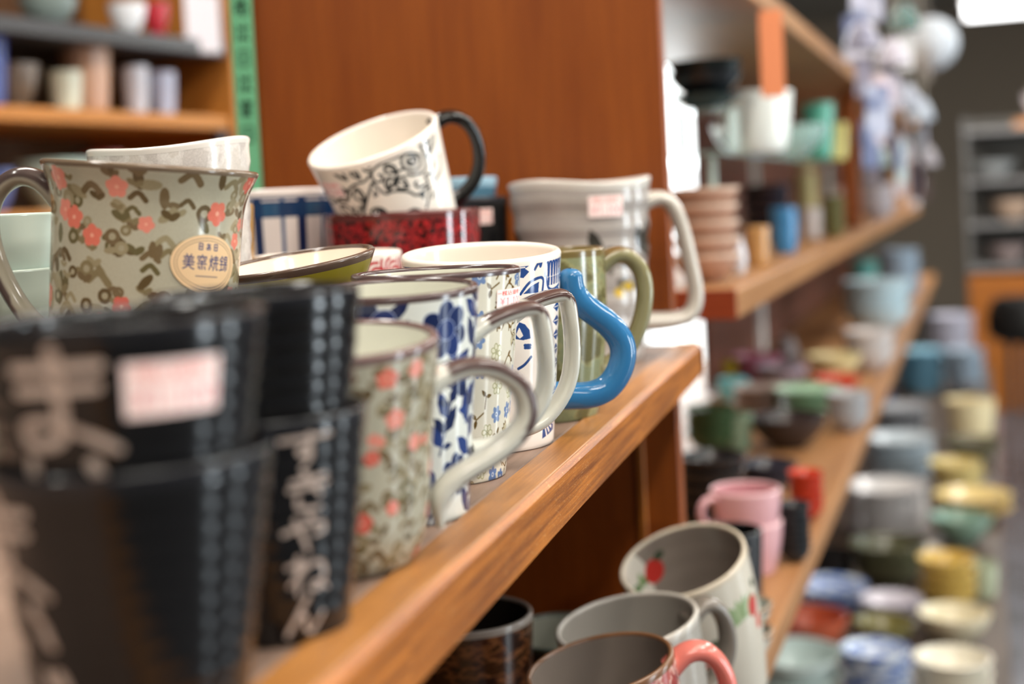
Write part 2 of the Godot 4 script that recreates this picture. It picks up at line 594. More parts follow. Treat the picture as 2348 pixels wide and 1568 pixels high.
func print_small_flowers(w: int, h: int) -> Image:
	var c := Canvas.new(w, h, 0xd8d3c2)
	var r := RandomNumberGenerator.new()
	r.seed = 21
	var spots := []
	var tries := 0
	while spots.size() < 230 and tries < 9000:
		tries += 1
		var p := Vector2(r.randf() * w, r.randf() * h)
		var ok := true
		for q in spots:
			var dx := absf(p.x - q.x)
			dx = minf(dx, w - dx)
			if dx * dx + (p.y - q.y) * (p.y - q.y) < 52.0 * 52.0:
				ok = false
				break
		if ok:
			spots.append(p)
	for i in spots.size():
		var p: Vector2 = spots[i]
		var a := r.randf() * TAU
		match i % 6:
			0, 3:                                   # blue six-petal flower
				for k in 6:
					c.ellipse(p.x + cos(a + k * TAU / 6) * 15, p.y + sin(a + k * TAU / 6) * 15, 11.0, 8.0, a + k * TAU / 6, 0x6f86ad if i % 2 else 0x5a76a6)
				c.ellipse(p.x, p.y, 7, 7, 0, 0xc9cfd4)
				c.ellipse(p.x, p.y, 3.5, 3.5, 0, 0x4a5f92)
			1:                                      # brown outlined bud
				for k in 5:
					var b := a + (k - 2) * 0.5
					leaf(c, p.x, p.y, b, 34, 0x6e5527)
					leaf(c, p.x + cos(b) * 4, p.y + sin(b) * 4, b, 22, 0xd0c7a6)
				c.stroke([p, p - Vector2(cos(a + 0.4), sin(a + 0.4)) * 22, p - Vector2(cos(a + 1.0), sin(a + 1.0)) * 40], 2.6, 0x6e5527)
			2:                                      # pale outlined flower
				for k in 6:
					c.ellipse(p.x + cos(a + k * TAU / 6) * 15, p.y + sin(a + k * TAU / 6) * 15, 11.0, 9.0, a + k * TAU / 6, 0x9d9a70)
					c.ellipse(p.x + cos(a + k * TAU / 6) * 15, p.y + sin(a + k * TAU / 6) * 15, 7.8, 6.0, a + k * TAU / 6, 0xd6d3bb)
				c.ellipse(p.x, p.y, 3, 3, 0, 0x7c7a50)
			4:                                      # curl with two leaves
				c.stroke([p + Vector2(-24, 8), p + Vector2(-6, -12), p + Vector2(16, -6), p + Vector2(20, 12)], 2.6, 0x6e5527)
				leaf(c, p.x - 6, p.y - 10, -1.0 + a * 0.1, 26, 0x6b4f22)
				leaf(c, p.x + 16, p.y - 4, 0.5, 24, 0x6b4f22)
			5:
				leaf(c, p.x, p.y, a, 27, 0x5f4a22)
				leaf(c, p.x, p.y, a + 2.2, 25, 0x6b5528)
				c.stroke([p, p + Vector2(cos(a + 4.0), sin(a + 4.0)) * 34], 2.4, 0x6e5527)
	c.grain(3, 22)
	return c.image()

func print_blue_cat(w: int, h: int) -> Image:
	var c := Canvas.new(w, h, 0xefe4da)
	var b := 0x274680
	c.fill_uv([.50,.03,.60,.012,.70,.016,.7393,.0175,.7582,.0204,.8181,.0234,.8082,.036,.8181,.0557,.8048,.0856,.7747,.0695,.7635,.0426,.7389,.0423,.70,.03,.60,.032], b)
	c.line_uv([.7747,.05,.79,.03,.8082,.03], 2.0, 0xefe4da)
	c.line_uv([.7982,.1706,.8181,.1168,.8439,.0965,.8566,.1098,.8551,.1676], 4.8, b)
	c.fill_uv([.8046,.1718,.8251,.1326,.844,.1182,.8425,.1759], b)
	c.fill_uv([.781,.4051,.7862,.3556,.795,.3213,.8077,.3349,.8202,.3704,.8229,.4146,.8041,.4189], b)
	c.fill_uv([.7876,.3848,.7949,.3502,.8042,.3957,.7957,.4083], 0xefe4da)
	c.line_uv([.8076,.4473,.8222,.4508], 4.8, b)
	c.line_uv([.8083,.4606,.8215,.4638], 4.8, b)
	c.line_uv([.7916,.5672,.8074,.5492,.8243,.5134], 4.8, b)
	c.line_uv([.845,.2381,.8636,.2933,.8779,.3627,.8651,.3961,.8883,.4168,.8712,.4564,.8972,.4783,.8752,.5164,.8992,.5455,.8764,.5757,.8933,.5956,.8807,.6361], 4.8, b)
	c.line_uv([.8322,.0474,.8433,.0133,.8475,.0357,.8513,.0111], 4.8, b)
	for k in 7:                                     # petal rays under the rim
		var u := .8631 + k * .0125
		c.line_uv([u, .094, u + .002, .03, u + .008, .018, u + .0105, .094], 4.8, b)
	c.line_uv([.8656,.0969,.8742,.1569,.8954,.1757,.9328,.1606], 4.8, b)
	for k in 6:
		c.fill_uv([.872 + k * .012, .105, .88 + k * .012, .105, .879 + k * .012, .15, .873 + k * .012, .15], b)
	for k in 8:                                     # leaves down the right flank
		var v := .2 + k * .075
		c.fill_uv([.90, v, .925, v - .03, .95, v, .925, v + .03], b)
		c.line_uv([.905, v, .945, v], 1.6, 0xefe4da)
	c.fill_uv([.8656,.9574,.8665,.8388,.9301,.8501,.9282,.9282], b)
	for k in 5:
		c.line_uv([.8666, .8463, .885 + k * .012, .945 - k * .018], 4.4, 0xefe4da)
	# the rest of the cat, round the mug
	c.fill_uv([.700,.405,.705,.356,.715,.321,.728,.335,.74,.37,.742,.415,.724,.419], b)
	c.line_uv([.66,.24,.65,.3,.645,.37,.65,.42,.64,.48,.65,.55,.66,.63], 4.8, b)
	for k in 26:
		var u := fposmod(.95 + k * .0235, 1.0)
		if u > .66 and u < .95:
			continue
		for j in 6:
			var v := .12 + j * .15 + (k % 2) * .07
			c.fill_uv([u - .012, v, u, v - .035, u + .012, v, u, v + .035], b)
			c.line_uv([u - .009, v, u + .009, v], 1.5, 0xefe4da)
	return c.image()

func print_black_cat(w: int, h: int) -> Image:
	var c := Canvas.new(w, h, 0xefe7dc)
	var k := 0x2b2f30
	var t := 5.4
	for s in [[.6364,.417,.6568,.3217,.6781,.2335,.6908,.1743,.6947,.1873,.7107,.2865,.7287,.2914,.746,.3065,.7693,.3467,.7867,.4015,.8234,.3876,.8279,.3945,.8172,.4665,.8023,.5334],
			[.6599,.4011,.6723,.3838,.6851,.3908,.6951,.4201,.698,.46], [.7465,.5037,.7577,.4952,.773,.51,.7813,.5349], [.6599,.4011,.665,.44,.68,.47,.698,.46],
			[.5354,.3152,.5908,.2587,.6213,.1974,.6488,.152,.6766,.1412,.6978,.0981,.7105,.0618,.7371,.0393,.769,.0419,.7896,.0244,.8093,.031],
			[.6997,.0811,.6869,.0547,.6862,.0206,.6965,.012,.7044,.0229,.6982,.0476], [.6978,.0981,.6992,.1638,.7135,.1802,.7209,.1445,.7143,.1236], [.7722,.0468,.762,.0191,.7663,.012,.7758,.0121,.7754,.0331],
			[.8499,.3033,.8242,.2888,.827,.3555,.7988,.35,.7896,.3109,.7975,.2976], [.638,.3374,.6226,.405,.6136,.3756,.6192,.3434], [.8485,.1659,.835,.096,.8384,.0405,.8528,.0326,.8603,.0683,.8469,.0597],
			[.6689,.115,.6524,.0699,.6562,.0273,.6689,.0569,.6689,.115], [.6366,.0991,.6201,.072,.6065,.0223,.6307,.0309,.6366,.0991], [.6539,.3133,.6336,.2555,.6482,.1844,.6595,.2445,.6539,.3133],
			[.6026,.4345,.5715,.3822,.5773,.3202,.6079,.3541,.6026,.4345], [.7555,.1595,.7317,.1267,.7358,.069,.7524,.0987,.7555,.1595], [.7214,.2734,.7202,.2012,.7339,.174,.7471,.2237,.7214,.2734],
			[.7712,.3089,.7462,.2862,.7515,.217,.7654,.2117,.7712,.3089], [.856,.1529,.8597,.0733,.8898,.012,.8908,.0828,.856,.1529], [.6057,.2867,.5824,.2724,.6127,.1949,.6275,.213,.6057,.2867],
			[.803,.0947,.8132,.123,.807,.1626,.793,.1533,.7869,.1128,.7936,.086,.803,.0947], [.8076,.0711,.8247,.1227,.8196,.1947,.7965,.2022,.777,.1537,.7739,.0867,.787,.0512,.8076,.0711],
			[.7852,.0299,.8073,.012,.831,.0409,.8383,.1133,.8391,.2005,.8233,.2501,.7969,.2403,.7755,.2077], [.8644,.2389,.8485,.3137,.8538,.4212,.8285,.4836], [.9007,.2176,.8908,.3262,.8538,.3713],
			[.7214,.2734,.75,.20,.7555,.1595,.777,.15], [.6213,.1974,.605,.16,.5908,.2587], [.6539,.3133,.645,.35,.6364,.417], [.79,.12,.80,.13,.805,.11]]:
		c.line_uv(s, t, k)
	for s in [[.6562,.0273,.6689,.115], [.6065,.0223,.6366,.0991], [.6482,.1844,.6539,.3133], [.5773,.3202,.6026,.4345], [.7358,.069,.7555,.1595], [.7339,.174,.7214,.2734], [.7515,.217,.7712,.3089], [.8898,.02,.856,.1529], [.6127,.1949,.6057,.2867]]:
		c.line_uv(s, 3.6, k)
	c.fill_uv([.6909,.2196,.6962,.2837,.6817,.2956], k)
	c.fill_uv([.8113,.4069,.8028,.4639,.7905,.4072], k)
	c.ellipse(.6801 * w, .43 * h, 20, 22, 0, k)
	c.ellipse(.7649 * w, .5246 * h, 18, 20, 0, k)
	c.ellipse(.676 * w, .418 * h, 4, 4, 0, 0xefe7dc)
	# vine continues round the flank by the handle and the far side
	for j in 5:
		var u := .53 - j * .075
		c.line_uv([u + .04, .3 + (j % 2) * .15, u, .2, u - .03, .4], t, k)
		leaf(c, u * w, .22 * h, 0.6 + j, 46, k)
		leaf(c, (u + .01) * w, .42 * h, 2.6 + j, 46, k)
	return c.image()

func print_words(words: Array, w: int, h: int, u: float, v0: float, size: Vector2, pitch: float, wide: float) -> Image:
	var c := Canvas.new(w, h, 0x0d0d0e)
	for i in words.size():
		c.glyph(GLYPH[words[i]], Vector2(u * w - size.x * 0.5 + (i % 2) * 8.0, v0 * h + i * pitch), size, wide, 0xb9a79c)
	c.grain(3, w + h)
	return c.image()

func print_price(strong := true) -> Image:
	var c := Canvas.new(220, 160, 0xf3dcd8)
	var red := 0xd6453c if strong else 0xe08a84
	c.glyph(GLYPH["bar"], Vector2(6, 14), Vector2(18, 36), 2.6, red, 1.0)
	for i in 4:
		c.glyph(GLYPH[["zei", "komi", "ka", "kaku"][i]], Vector2(30 + i * 40, 14), Vector2(34, 40), 2.2, red, 1.0)
	c.glyph(GLYPH["bar"], Vector2(194, 14), Vector2(18, 36), 2.6, red, 1.0)
	var x := 20.0
	for g in ["yen", "1", ",", "1", "0", "0"]:
		c.glyph(GLYPH[g], Vector2(x, 76), Vector2(32, 62), 2.6, 0xcf6d78, 1.0)
		x += 18.0 if g == "," else 36.0
	return c.image()

func print_oval() -> Image:
	var c := Canvas.new(420, 280, 0xd9b88f)
	for k in 2:
		var rx := 190.0 - k * 14.0
		var ry := 124.0 - k * 12.0
		var p := []
		for i in 61:
			p.append(Vector2(210 + cos(TAU * i / 60) * rx, 140 + sin(TAU * i / 60) * ry))
		for i in 60:
			c.seg(p[i], p[i + 1], 1.6, 1.6, 0x7d6a5c)
	for i in 3:
		c.glyph(GLYPH[["hi", "a", "hi"][i]], Vector2(146 + i * 48, 42), Vector2(30, 32), 3.0, 0x4b4a6b, 1.0)
	for i in 4:
		c.glyph(GLYPH[["bi", "gama", "yaki", "kin"][i]], Vector2(64 + i * 76, 98), Vector2(66, 72), 3.6, 0x4b4a6b, 1.0)
	c.glyph(GLYPH["bar"], Vector2(140, 186), Vector2(140, 30), 3.0, 0x8d7a72, 1.0)
	return c.image()

func print_green_strip() -> Image:
	var c := Canvas.new(90, 1100, 0x6fb389)
	var y := 40.0
	for g in ["a", "ri", "", "kaku", "ha", "hi", "ha", "gama", "hi"]:
		if g == "":
			y += 60.0
			continue
		c.glyph(GLYPH[g], Vector2(18, y), Vector2(54, 74), 4.6, 0x1d3a2a, 1.0)
		y += 104.0
	return c.image()

func print_plaid(w: int, h: int) -> Image:
	var c := Canvas.new(w, h, 0xe6dcd8)
	for k in 8:
		var x := w * k / 8.0
		c.poly([Vector2(x, 0), Vector2(x + 26, 0), Vector2(x + 26, h - 1), Vector2(x, h - 1)], 0x1c2b52)
		c.poly([Vector2(x + 80, 0), Vector2(x + 90, 0), Vector2(x + 90, h - 1), Vector2(x + 80, h - 1)], 0x3d5a80)
	for band in [[0.025, 0.04, 0x20406a], [0.05, 0.13, 0x17365e], [0.42, 0.50, 0x17365e], [0.53, 0.545, 0x20406a], [0.80, 0.88, 0x17365e]]:
		c.poly([Vector2(0, h * band[0]), Vector2(w - 1, h * band[0]), Vector2(w - 1, h * band[1]), Vector2(0, h * band[1])], band[2])
	for k in 8:
		var x := w * k / 8.0
		c.poly([Vector2(x + 30, h * 0.055), Vector2(x + 74, h * 0.055), Vector2(x + 74, h * 0.125), Vector2(x + 30, h * 0.125)], 0x2c5274)
	c.grain(6, 3)
	return c.image()

func print_speckled(w: int, h: int, hexes: Array, seed_: int, freq := 0.12) -> Image:
	var n := FastNoiseLite.new()
	n.seed = seed_
	n.frequency = freq
	n.fractal_octaves = 4
	var c := Canvas.new(w, h, hexes[0])
	for y in h:
		for x in w:
			var t := n.get_noise_2d(x, y) * 1.6 + 0.5
			c.dot(x, y, hexes[clampi(int(t * hexes.size()), 0, hexes.size() - 1)])
	c.grain(8, seed_)
	return c.image()

func print_red_petals(w: int, h: int) -> Image:
	var c := Canvas.new(w, h, 0xece2da)
	for k in 16:
		var u := k / 16.0
		for v in [.08, .45, .8]:
			for p in 5:
				var a := -2.2 + p * 0.45
				c.stroke([Vector2(u * w, v * h + 30), Vector2(u * w + cos(a) * 34, v * h + 30 + sin(a) * 40), Vector2(u * w + cos(a + .3) * 60, v * h + 34 + sin(a + .3) * 56)], 3.4, 0xb8323a)
	return c.image()

func print_berries(w: int, h: int) -> Image:
	var c := Canvas.new(w, h, 0xc9c2b4)
	for k in 6:
		var x := w * (k + 0.5) / 6.0
		var y := h * (0.32 + 0.2 * (k % 2))
		for j in 7:
			leaf(c, x - 30 + j * 9, y + 10, -2.4 + j * 0.35, 58, 0x7f9468 if j % 2 else 0x93a37e)
		c.ellipse(x + 44, y, 24, 24, 0, 0xb8453f)
		c.ellipse(x + 62, y + 46, 18, 18, 0, 0xc45a4c)
		c.ellipse(x + 70, y - 40, 15, 9, 0.5, 0x4a5540)
	c.grain(6, 31)
	return c.image()

func print_gray_wild(w: int, h: int) -> Image:
	var c := Canvas.new(w, h, 0xa49d98)
	for k in 26:
		var y := h * k / 26.0
		c.poly([Vector2(0, y), Vector2(w - 1, y), Vector2(w - 1, y + 6), Vector2(0, y + 6)], 0x99928d if k % 2 else 0xada7a1)
	for f in [[.78,.31],[.905,.3],[.93,.33],[.945,.27],[.10,.3],[.35,.32],[.55,.3]]:
		leaf(c, f[0] * w, (f[1] + .09) * h, -1.9, 74, 0x35332e)
		leaf(c, f[0] * w + 4, (f[1] + .09) * h, -0.7, 40, 0x423f38)
	for f in [[.80,.45],[.85,.43],[.875,.42],[.90,.46],[.84,.56],[.89,.55],[.3,.5],[.5,.46]]:
		for p in 5:
			var a := TAU * p / 5.0
			c.ellipse(f[0] * w + cos(a) * 13, f[1] * h + sin(a) * 13, 11, 8, a, 0x5b544d)
		c.ellipse(f[0] * w, f[1] * h, 6, 6, 0, 0xc2a437)
	for f in [[.86,.57],[.905,.59],[.83,.6]]:
		c.ellipse(f[0] * w, f[1] * h, 16, 12, 0.3, 0xcaa83a)
	c.grain(7, 41)
	return c.image()

# ------------------------------------------------------------------ kinds of crockery
func cup_profile(rb: float, rt: float, h: float, belly := 0.0, flare := 0.0, round_foot := 0.0) -> Array:
	var out := []
	for k in 9:
		var f := k / 8.0
		var r := lerpf(rb, rt, f) + belly * sin(f * PI) + flare * pow(f, 6.0)
		if round_foot > 0.0 and f < 0.3:
			r -= round_foot * pow(1.0 - f / 0.3, 2.0)
		out.append(Vector2(r, h * f))
	return out

const LINEAR_BROWN := Color(0.075, 0.045, 0.04)
const LINEAR_PALE := Color(0.56, 0.56, 0.5)

func two_tone(top_to: float, brown := LINEAR_BROWN, pale := LINEAR_PALE, from := 0.1) -> Callable:
	return func(s: float, ca: float) -> Color:
		var edge := 0.25 + maxf(0.0, s - top_to) * 1.6
		return brown if (s > from and s < top_to and ca > -0.1) or (s >= top_to and ca > edge and ca < edge + 0.55) else pale

func one_tone(c: Color) -> Callable:
	return func(_s: float, _ca: float) -> Color: return c

func lean(left_deg: float, near_deg: float, turn: float) -> Basis:   # an upright thing leaning to the picture's left and towards the aisle end where one stands
	var right := Vector3(0.948, 0, -0.319)
	var near := Vector3(0.319, 0, 0.948)
	var axis := (Vector3.UP - right * tan(deg_to_rad(left_deg)) + near * tan(deg_to_rad(near_deg))).normalized()
	return Basis(Quaternion(Vector3.UP, axis)) * Basis(Vector3.UP, turn)

var unit_mesh := {}
func unit(kind: String) -> ArrayMesh:
	if not unit_mesh.has(kind):
		var p := []
		match kind:
			"bowl": p = [Vector2(.2, 0), Vector2(.22, .1), Vector2(.33, .3), Vector2(.43, .6), Vector2(.5, 1)]
			"plate": p = [Vector2(.27, 0), Vector2(.28, .25), Vector2(.36, .45), Vector2(.45, .8), Vector2(.5, 1)]
			"cup", "mug": p = [Vector2(.36, 0), Vector2(.41, .12), Vector2(.46, .5), Vector2(.5, 1)]
			"tall": p = [Vector2(.34, 0), Vector2(.44, .2), Vector2(.5, .5), Vector2(.36, .8), Vector2(.26, .9), Vector2(.32, 1)]
		unit_mesh[kind] = vessel(p, {"wall": 0.035, "seg": 32, "sub": 3, "floor": 0.12, "foot": 0.05, "band": 0.1})
	return unit_mesh[kind]

const ORDER := ["topmost", "second from top", "third from top", "fourth from top", "fifth from top", "sixth from top", "seventh from top", "eighth from top", "ninth from top", "tenth from top", "eleventh from top", "twelfth from top"]
var patterned := {}

func stack(row: Array) -> void:
	var kind: String = row[0]
	var words: String = row[1]
	var n: int = row[8]
	var noun := words.split(" with ")[0].split(" ")[-1]
	for k in n:
		var label := "%s, %s in stack %s" % [words, ORDER[n - 1 - k], row[10]]
		if n == 1:
			label = "single %s %s" % [words, row[10]]
		var base := "%s_%s" % [words.split(" with ")[0].split(" ")[-2], noun]
		var at := Vector3(row[3] + sin(k * 2.3 + row[5]) * row[6] * 0.012, row[4] + row[9] * k, row[5])
		var hex: int = row[2][0] * 65536 + row[2][1] * 256 + row[2][2]
		var m = patterned.get(words, glaze(hex, 0.22))
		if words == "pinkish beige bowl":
			m = [glaze(0xb8907a, 0.25), glaze(0xe6cbb6, 0.2), glaze(0xc9a894, 0.25)]  # rim highlights painted as a paler rim band, shaded gaps as darker walls
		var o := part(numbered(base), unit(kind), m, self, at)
		o.rotation.y = k * 1.3
		o.scale = Vector3(row[6], row[7], row[6])
		tag(o, label, noun, "%s stacked %s" % [words, row[10]] if n > 1 else "")

func print_berry_inside(w: int, h: int) -> Image:
	var c := Canvas.new(w, h, 0x847a72)
	for k in 14:
		var y := h * k / 14.0
		c.poly([Vector2(0, y), Vector2(w - 1, y), Vector2(w - 1, y + 4), Vector2(0, y + 4)], 0x7c736b if k % 2 else 0x8c837a)
	c.ellipse(.325 * w, .22 * h, .085 * w, .28 * h, 0.0, 0xd0ccc2)
	for j in 6:
		leaf(c, (.275 + j * .008) * w, .24 * h, -2.4 + j * 0.8, 44, 0x7f9468 if j % 2 else 0x5f7a55)
	c.ellipse(.225 * w, .20 * h, 26, 32, 0, 0xb8352f)
	c.ellipse(.195 * w, .12 * h, 14, 10, 0.5, 0x3c4a38)
	c.ellipse(.24 * w, .42 * h, 11, 9, 0, 0x4a5540)
	c.grain(4, 77)
	return c.image()
const STACKS := [
	["bowl", "black glazed bowl", [34, 34, 36], -0.304, -0.270, -1.593, 0.080, 0.031, 5, 0.0157, "under the end of the mug shelf"],
	["bowl", "black bowl", [40, 44, 48], -0.199, -0.270, -1.491, 0.035, 0.014, 8, 0.0070, "at the lip beside pink mugs"],
	["bowl", "orange red bowl", [196, 62, 38], -0.209, -0.270, -1.688, 0.042, 0.016, 6, 0.0082, "behind the black bowls"],
	["bowl", "dark navy bowl", [36, 40, 54], -0.275, -0.270, -1.828, 0.078, 0.027, 2, 0.0133, "behind the pink mugs"],
	["bowl", "dark green bowl", [58, 86, 56], -0.402, -0.270, -2.111, 0.080, 0.035, 3, 0.0175, "beside the white window strip"],
	["cup", "grey green cup", [120, 140, 116], -0.365, -0.270, -2.127, 0.052, 0.043, 2, 0.0145, "beside the green bowls"],
	["bowl", "dark brown bowl", [50, 42, 42], -0.289, -0.270, -2.153, 0.121, 0.048, 1, 0.0242, "in the middle of the lower shelf"],
	["plate", "pinkish white plate", [212, 196, 188], -0.383, -0.270, -2.492, 0.099, 0.017, 4, 0.0100, "behind the grey green cups"],
	["plate", "mint green plate", [158, 190, 162], -0.291, -0.270, -2.451, 0.121, 0.018, 4, 0.0105, "behind the dark brown bowls"],
	["bowl", "pale grey bowl", [176, 178, 182], -0.213, -0.270, -2.307, 0.072, 0.031, 3, 0.0155, "beyond the mint plates"],
	["cup", "turquoise cup", [112, 190, 196], -0.458, -0.270, -2.652, 0.061, 0.038, 1, 0.0000, "beside the white window strip"],
	["bowl", "dusty pink bowl", [172, 104, 126], -0.446, -0.270, -2.880, 0.109, 0.038, 2, 0.0192, "under the far shelf"],
	["cup", "mustard yellow cup", [176, 154, 42], -0.502, -0.270, -2.836, 0.043, 0.051, 1, 0.0000, "next to the dusty pink bowls"],
	["tall", "grey pointed vase", [140, 132, 134], -0.402, -0.270, -3.017, 0.057, 0.078, 1, 0.0000, "behind the lavender bowls"],
	["bowl", "lavender grey bowl", [158, 146, 158], -0.381, -0.270, -2.784, 0.105, 0.047, 1, 0.0237, "in front of the grey pointed vase"],
	["bowl", "red bowl", [204, 70, 52], -0.274, -0.270, -2.760, 0.091, 0.027, 1, 0.0136, "under the pale yellow bowls"],
	["bowl", "pale yellow bowl", [212, 198, 150], -0.293, -0.270, -2.925, 0.113, 0.050, 1, 0.0250, "beyond the mint plates"],
	["bowl", "white bowl", [208, 202, 200], -0.232, -0.270, -3.056, 0.108, 0.043, 3, 0.0215, "far along the lower lip"],
	["bowl", "pale blue bowl", [190, 212, 220], -0.269, -0.270, -3.839, 0.183, 0.070, 3, 0.0348, "far along the lower shelf"],
	["cup", "teal cup", [86, 156, 150], -0.416, -0.270, -5.345, 0.103, 0.111, 1, 0.0000, "behind the pale blue bowls"],
	["bowl", "blue grey bowl", [150, 168, 184], -0.263, -0.270, -4.867, 0.139, 0.057, 5, 0.0284, "at the lower shelf end"],
	["bowl", "pale celadon bowl", [204, 220, 216], -0.308, -0.720, -2.246, 0.156, 0.066, 2, 0.0330, "at the low display corner"],
	["bowl", "blue flowered bowl", [214, 222, 230], -0.178, -0.720, -2.242, 0.109, 0.046, 4, 0.0228, "second on the low display"],
	["bowl", "orange red lidded bowl", [190, 92, 62], -0.318, -0.720, -2.552, 0.140, 0.066, 1, 0.0330, "under the lower shelf lip"],
	["bowl", "dark red bowl", [150, 58, 44], -0.375, -0.720, -2.470, 0.082, 0.035, 3, 0.0176, "deep under the lower shelf"],
	["bowl", "olive green bowl", [118, 112, 66], -0.190, -0.720, -2.617, 0.111, 0.043, 1, 0.0215, "in front of the lavender plates"],
	["plate", "lavender white plate", [196, 190, 200], -0.186, -0.720, -2.741, 0.118, 0.018, 4, 0.0106, "behind the olive green bowls"],
	["plate", "blue and white plate", [150, 172, 206], -0.310, -0.720, -2.791, 0.148, 0.027, 3, 0.0161, "under the lower shelf lip"],
	["cup", "black cup", [36, 34, 34], -0.331, -0.720, -3.030, 0.110, 0.061, 1, 0.0000, "behind the blue plates"],
	["bowl", "dark olive bowl", [84, 84, 62], -0.205, -0.720, -3.005, 0.161, 0.061, 2, 0.0306, "beside the yellow bowls"],
	["plate", "white plate", [214, 210, 208], -0.240, -0.720, -3.434, 0.200, 0.031, 6, 0.0186, "before the bluish plates"],
	["plate", "bluish white plate", [206, 216, 222], -0.242, -0.720, -4.065, 0.200, 0.032, 6, 0.0194, "halfway along the low display"],
	["plate", "pale grey plate", [186, 188, 192], -0.284, -0.720, -4.821, 0.200, 0.029, 5, 0.0176, "beyond the bluish plates"],
	["plate", "sky blue plate", [146, 190, 208], -0.247, -0.720, -5.807, 0.200, 0.033, 8, 0.0199, "far along the low display"],
	["bowl", "lavender grey deep bowl", [184, 182, 194], -0.136, -0.720, -6.503, 0.200, 0.082, 5, 0.0410, "at the low display end"],
	["cup", "navy blue cup", [44, 74, 118], -0.376, -0.720, -5.384, 0.089, 0.076, 1, 0.0000, "beside the sky blue plates"],
	["bowl", "cream bowl", [226, 220, 202], -0.065, -0.720, -2.285, 0.122, 0.046, 3, 0.0232, "nearest on the aisle side"],
	["bowl", "ivory bowl", [220, 210, 180], -0.068, -0.720, -2.654, 0.131, 0.054, 1, 0.0268, "before the yellow bowls"],
	["bowl", "mustard yellow bowl", [206, 174, 92], -0.084, -0.720, -2.849, 0.111, 0.042, 4, 0.0212, "on the aisle side"],
	["cup", "pale green cup", [168, 176, 150], -0.018, -0.720, -2.946, 0.060, 0.052, 2, 0.0176, "beside the yellow bowls"],
	["bowl", "celadon green bowl", [128, 156, 138], -0.065, -0.720, -3.391, 0.143, 0.062, 1, 0.0311, "behind the yellow bowls"],
	["plate", "straw yellow plate", [222, 196, 132], -0.042, -0.720, -3.651, 0.191, 0.027, 3, 0.0164, "behind the celadon bowls"],
	["bowl", "pale straw bowl", [214, 194, 130], -0.082, -0.720, -3.931, 0.144, 0.057, 2, 0.0284, "beyond the straw plates"],
	["bowl", "olive brown bowl", [96, 90, 66], -0.042, -0.720, -4.340, 0.167, 0.069, 1, 0.0347, "before the cream cups"],
	["cup", "cream cup", [222, 206, 164], -0.052, -0.720, -4.739, 0.159, 0.132, 1, 0.0448, "far along the aisle side"],
	["bowl", "grey blue deep bowl", [160, 176, 190], -0.074, -0.720, -5.769, 0.151, 0.058, 5, 0.0291, "beyond the cream cups"],
	["plate", "warm white plate", [216, 208, 196], -0.138, -0.720, -3.073, 0.072, 0.012, 9, 0.0070, "between dark olive and yellow bowls"],
	["cup", "smoky grey cup", [130, 128, 130], -0.033, -0.720, -5.194, 0.102, 0.087, 2, 0.0295, "on the aisle edge"],
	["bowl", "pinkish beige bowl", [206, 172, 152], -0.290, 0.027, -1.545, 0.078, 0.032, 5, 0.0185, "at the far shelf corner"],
	["cup", "tan cup with cream rim", [178, 134, 84], -0.279, 0.027, -1.849, 0.035, 0.052, 1, 0.0000, "beside the beige bowls"],
	["cup", "bright blue cup", [58, 120, 168], -0.288, 0.027, -2.190, 0.042, 0.035, 4, 0.0119, "behind the tan cup"],
	["tall", "small white flask", [206, 210, 220], -0.279, 0.027, -1.700, 0.018, 0.044, 1, 0.0000, "in front of the tan cup"],
	["bowl", "black navy bowl", [26, 24, 38], -0.371, 0.027, -2.593, 0.089, 0.036, 5, 0.0181, "behind the bright blue cups"],
	["cup", "white cup", [212, 206, 206], -0.307, 0.027, -2.760, 0.046, 0.059, 1, 0.0000, "beside the blue cups"],
	["bowl", "olive bowl", [110, 108, 70], -0.268, 0.027, -2.758, 0.045, 0.018, 8, 0.0089, "beyond the white cup"],
	["bowl", "pale olive bowl", [186, 178, 132], -0.441, 0.027, -3.816, 0.068, 0.028, 9, 0.0142, "at the far shelf back"],
	["bowl", "pale pink bowl", [206, 182, 172], -0.377, 0.027, -4.128, 0.078, 0.031, 5, 0.0157, "beyond the olive bowls"],
	["bowl", "silver grey bowl", [176, 168, 172], -0.269, 0.027, -3.972, 0.110, 0.048, 3, 0.0242, "further along the far shelf"],
	["tall", "tan wooden beaker", [186, 140, 98], -0.275, 0.027, -5.091, 0.070, 0.144, 1, 0.0000, "beyond the silver grey bowls"],
	["tall", "white tall vase", [214, 208, 210], -0.261, 0.027, -5.841, 0.087, 0.203, 1, 0.0000, "at the end of the far shelf"],
]

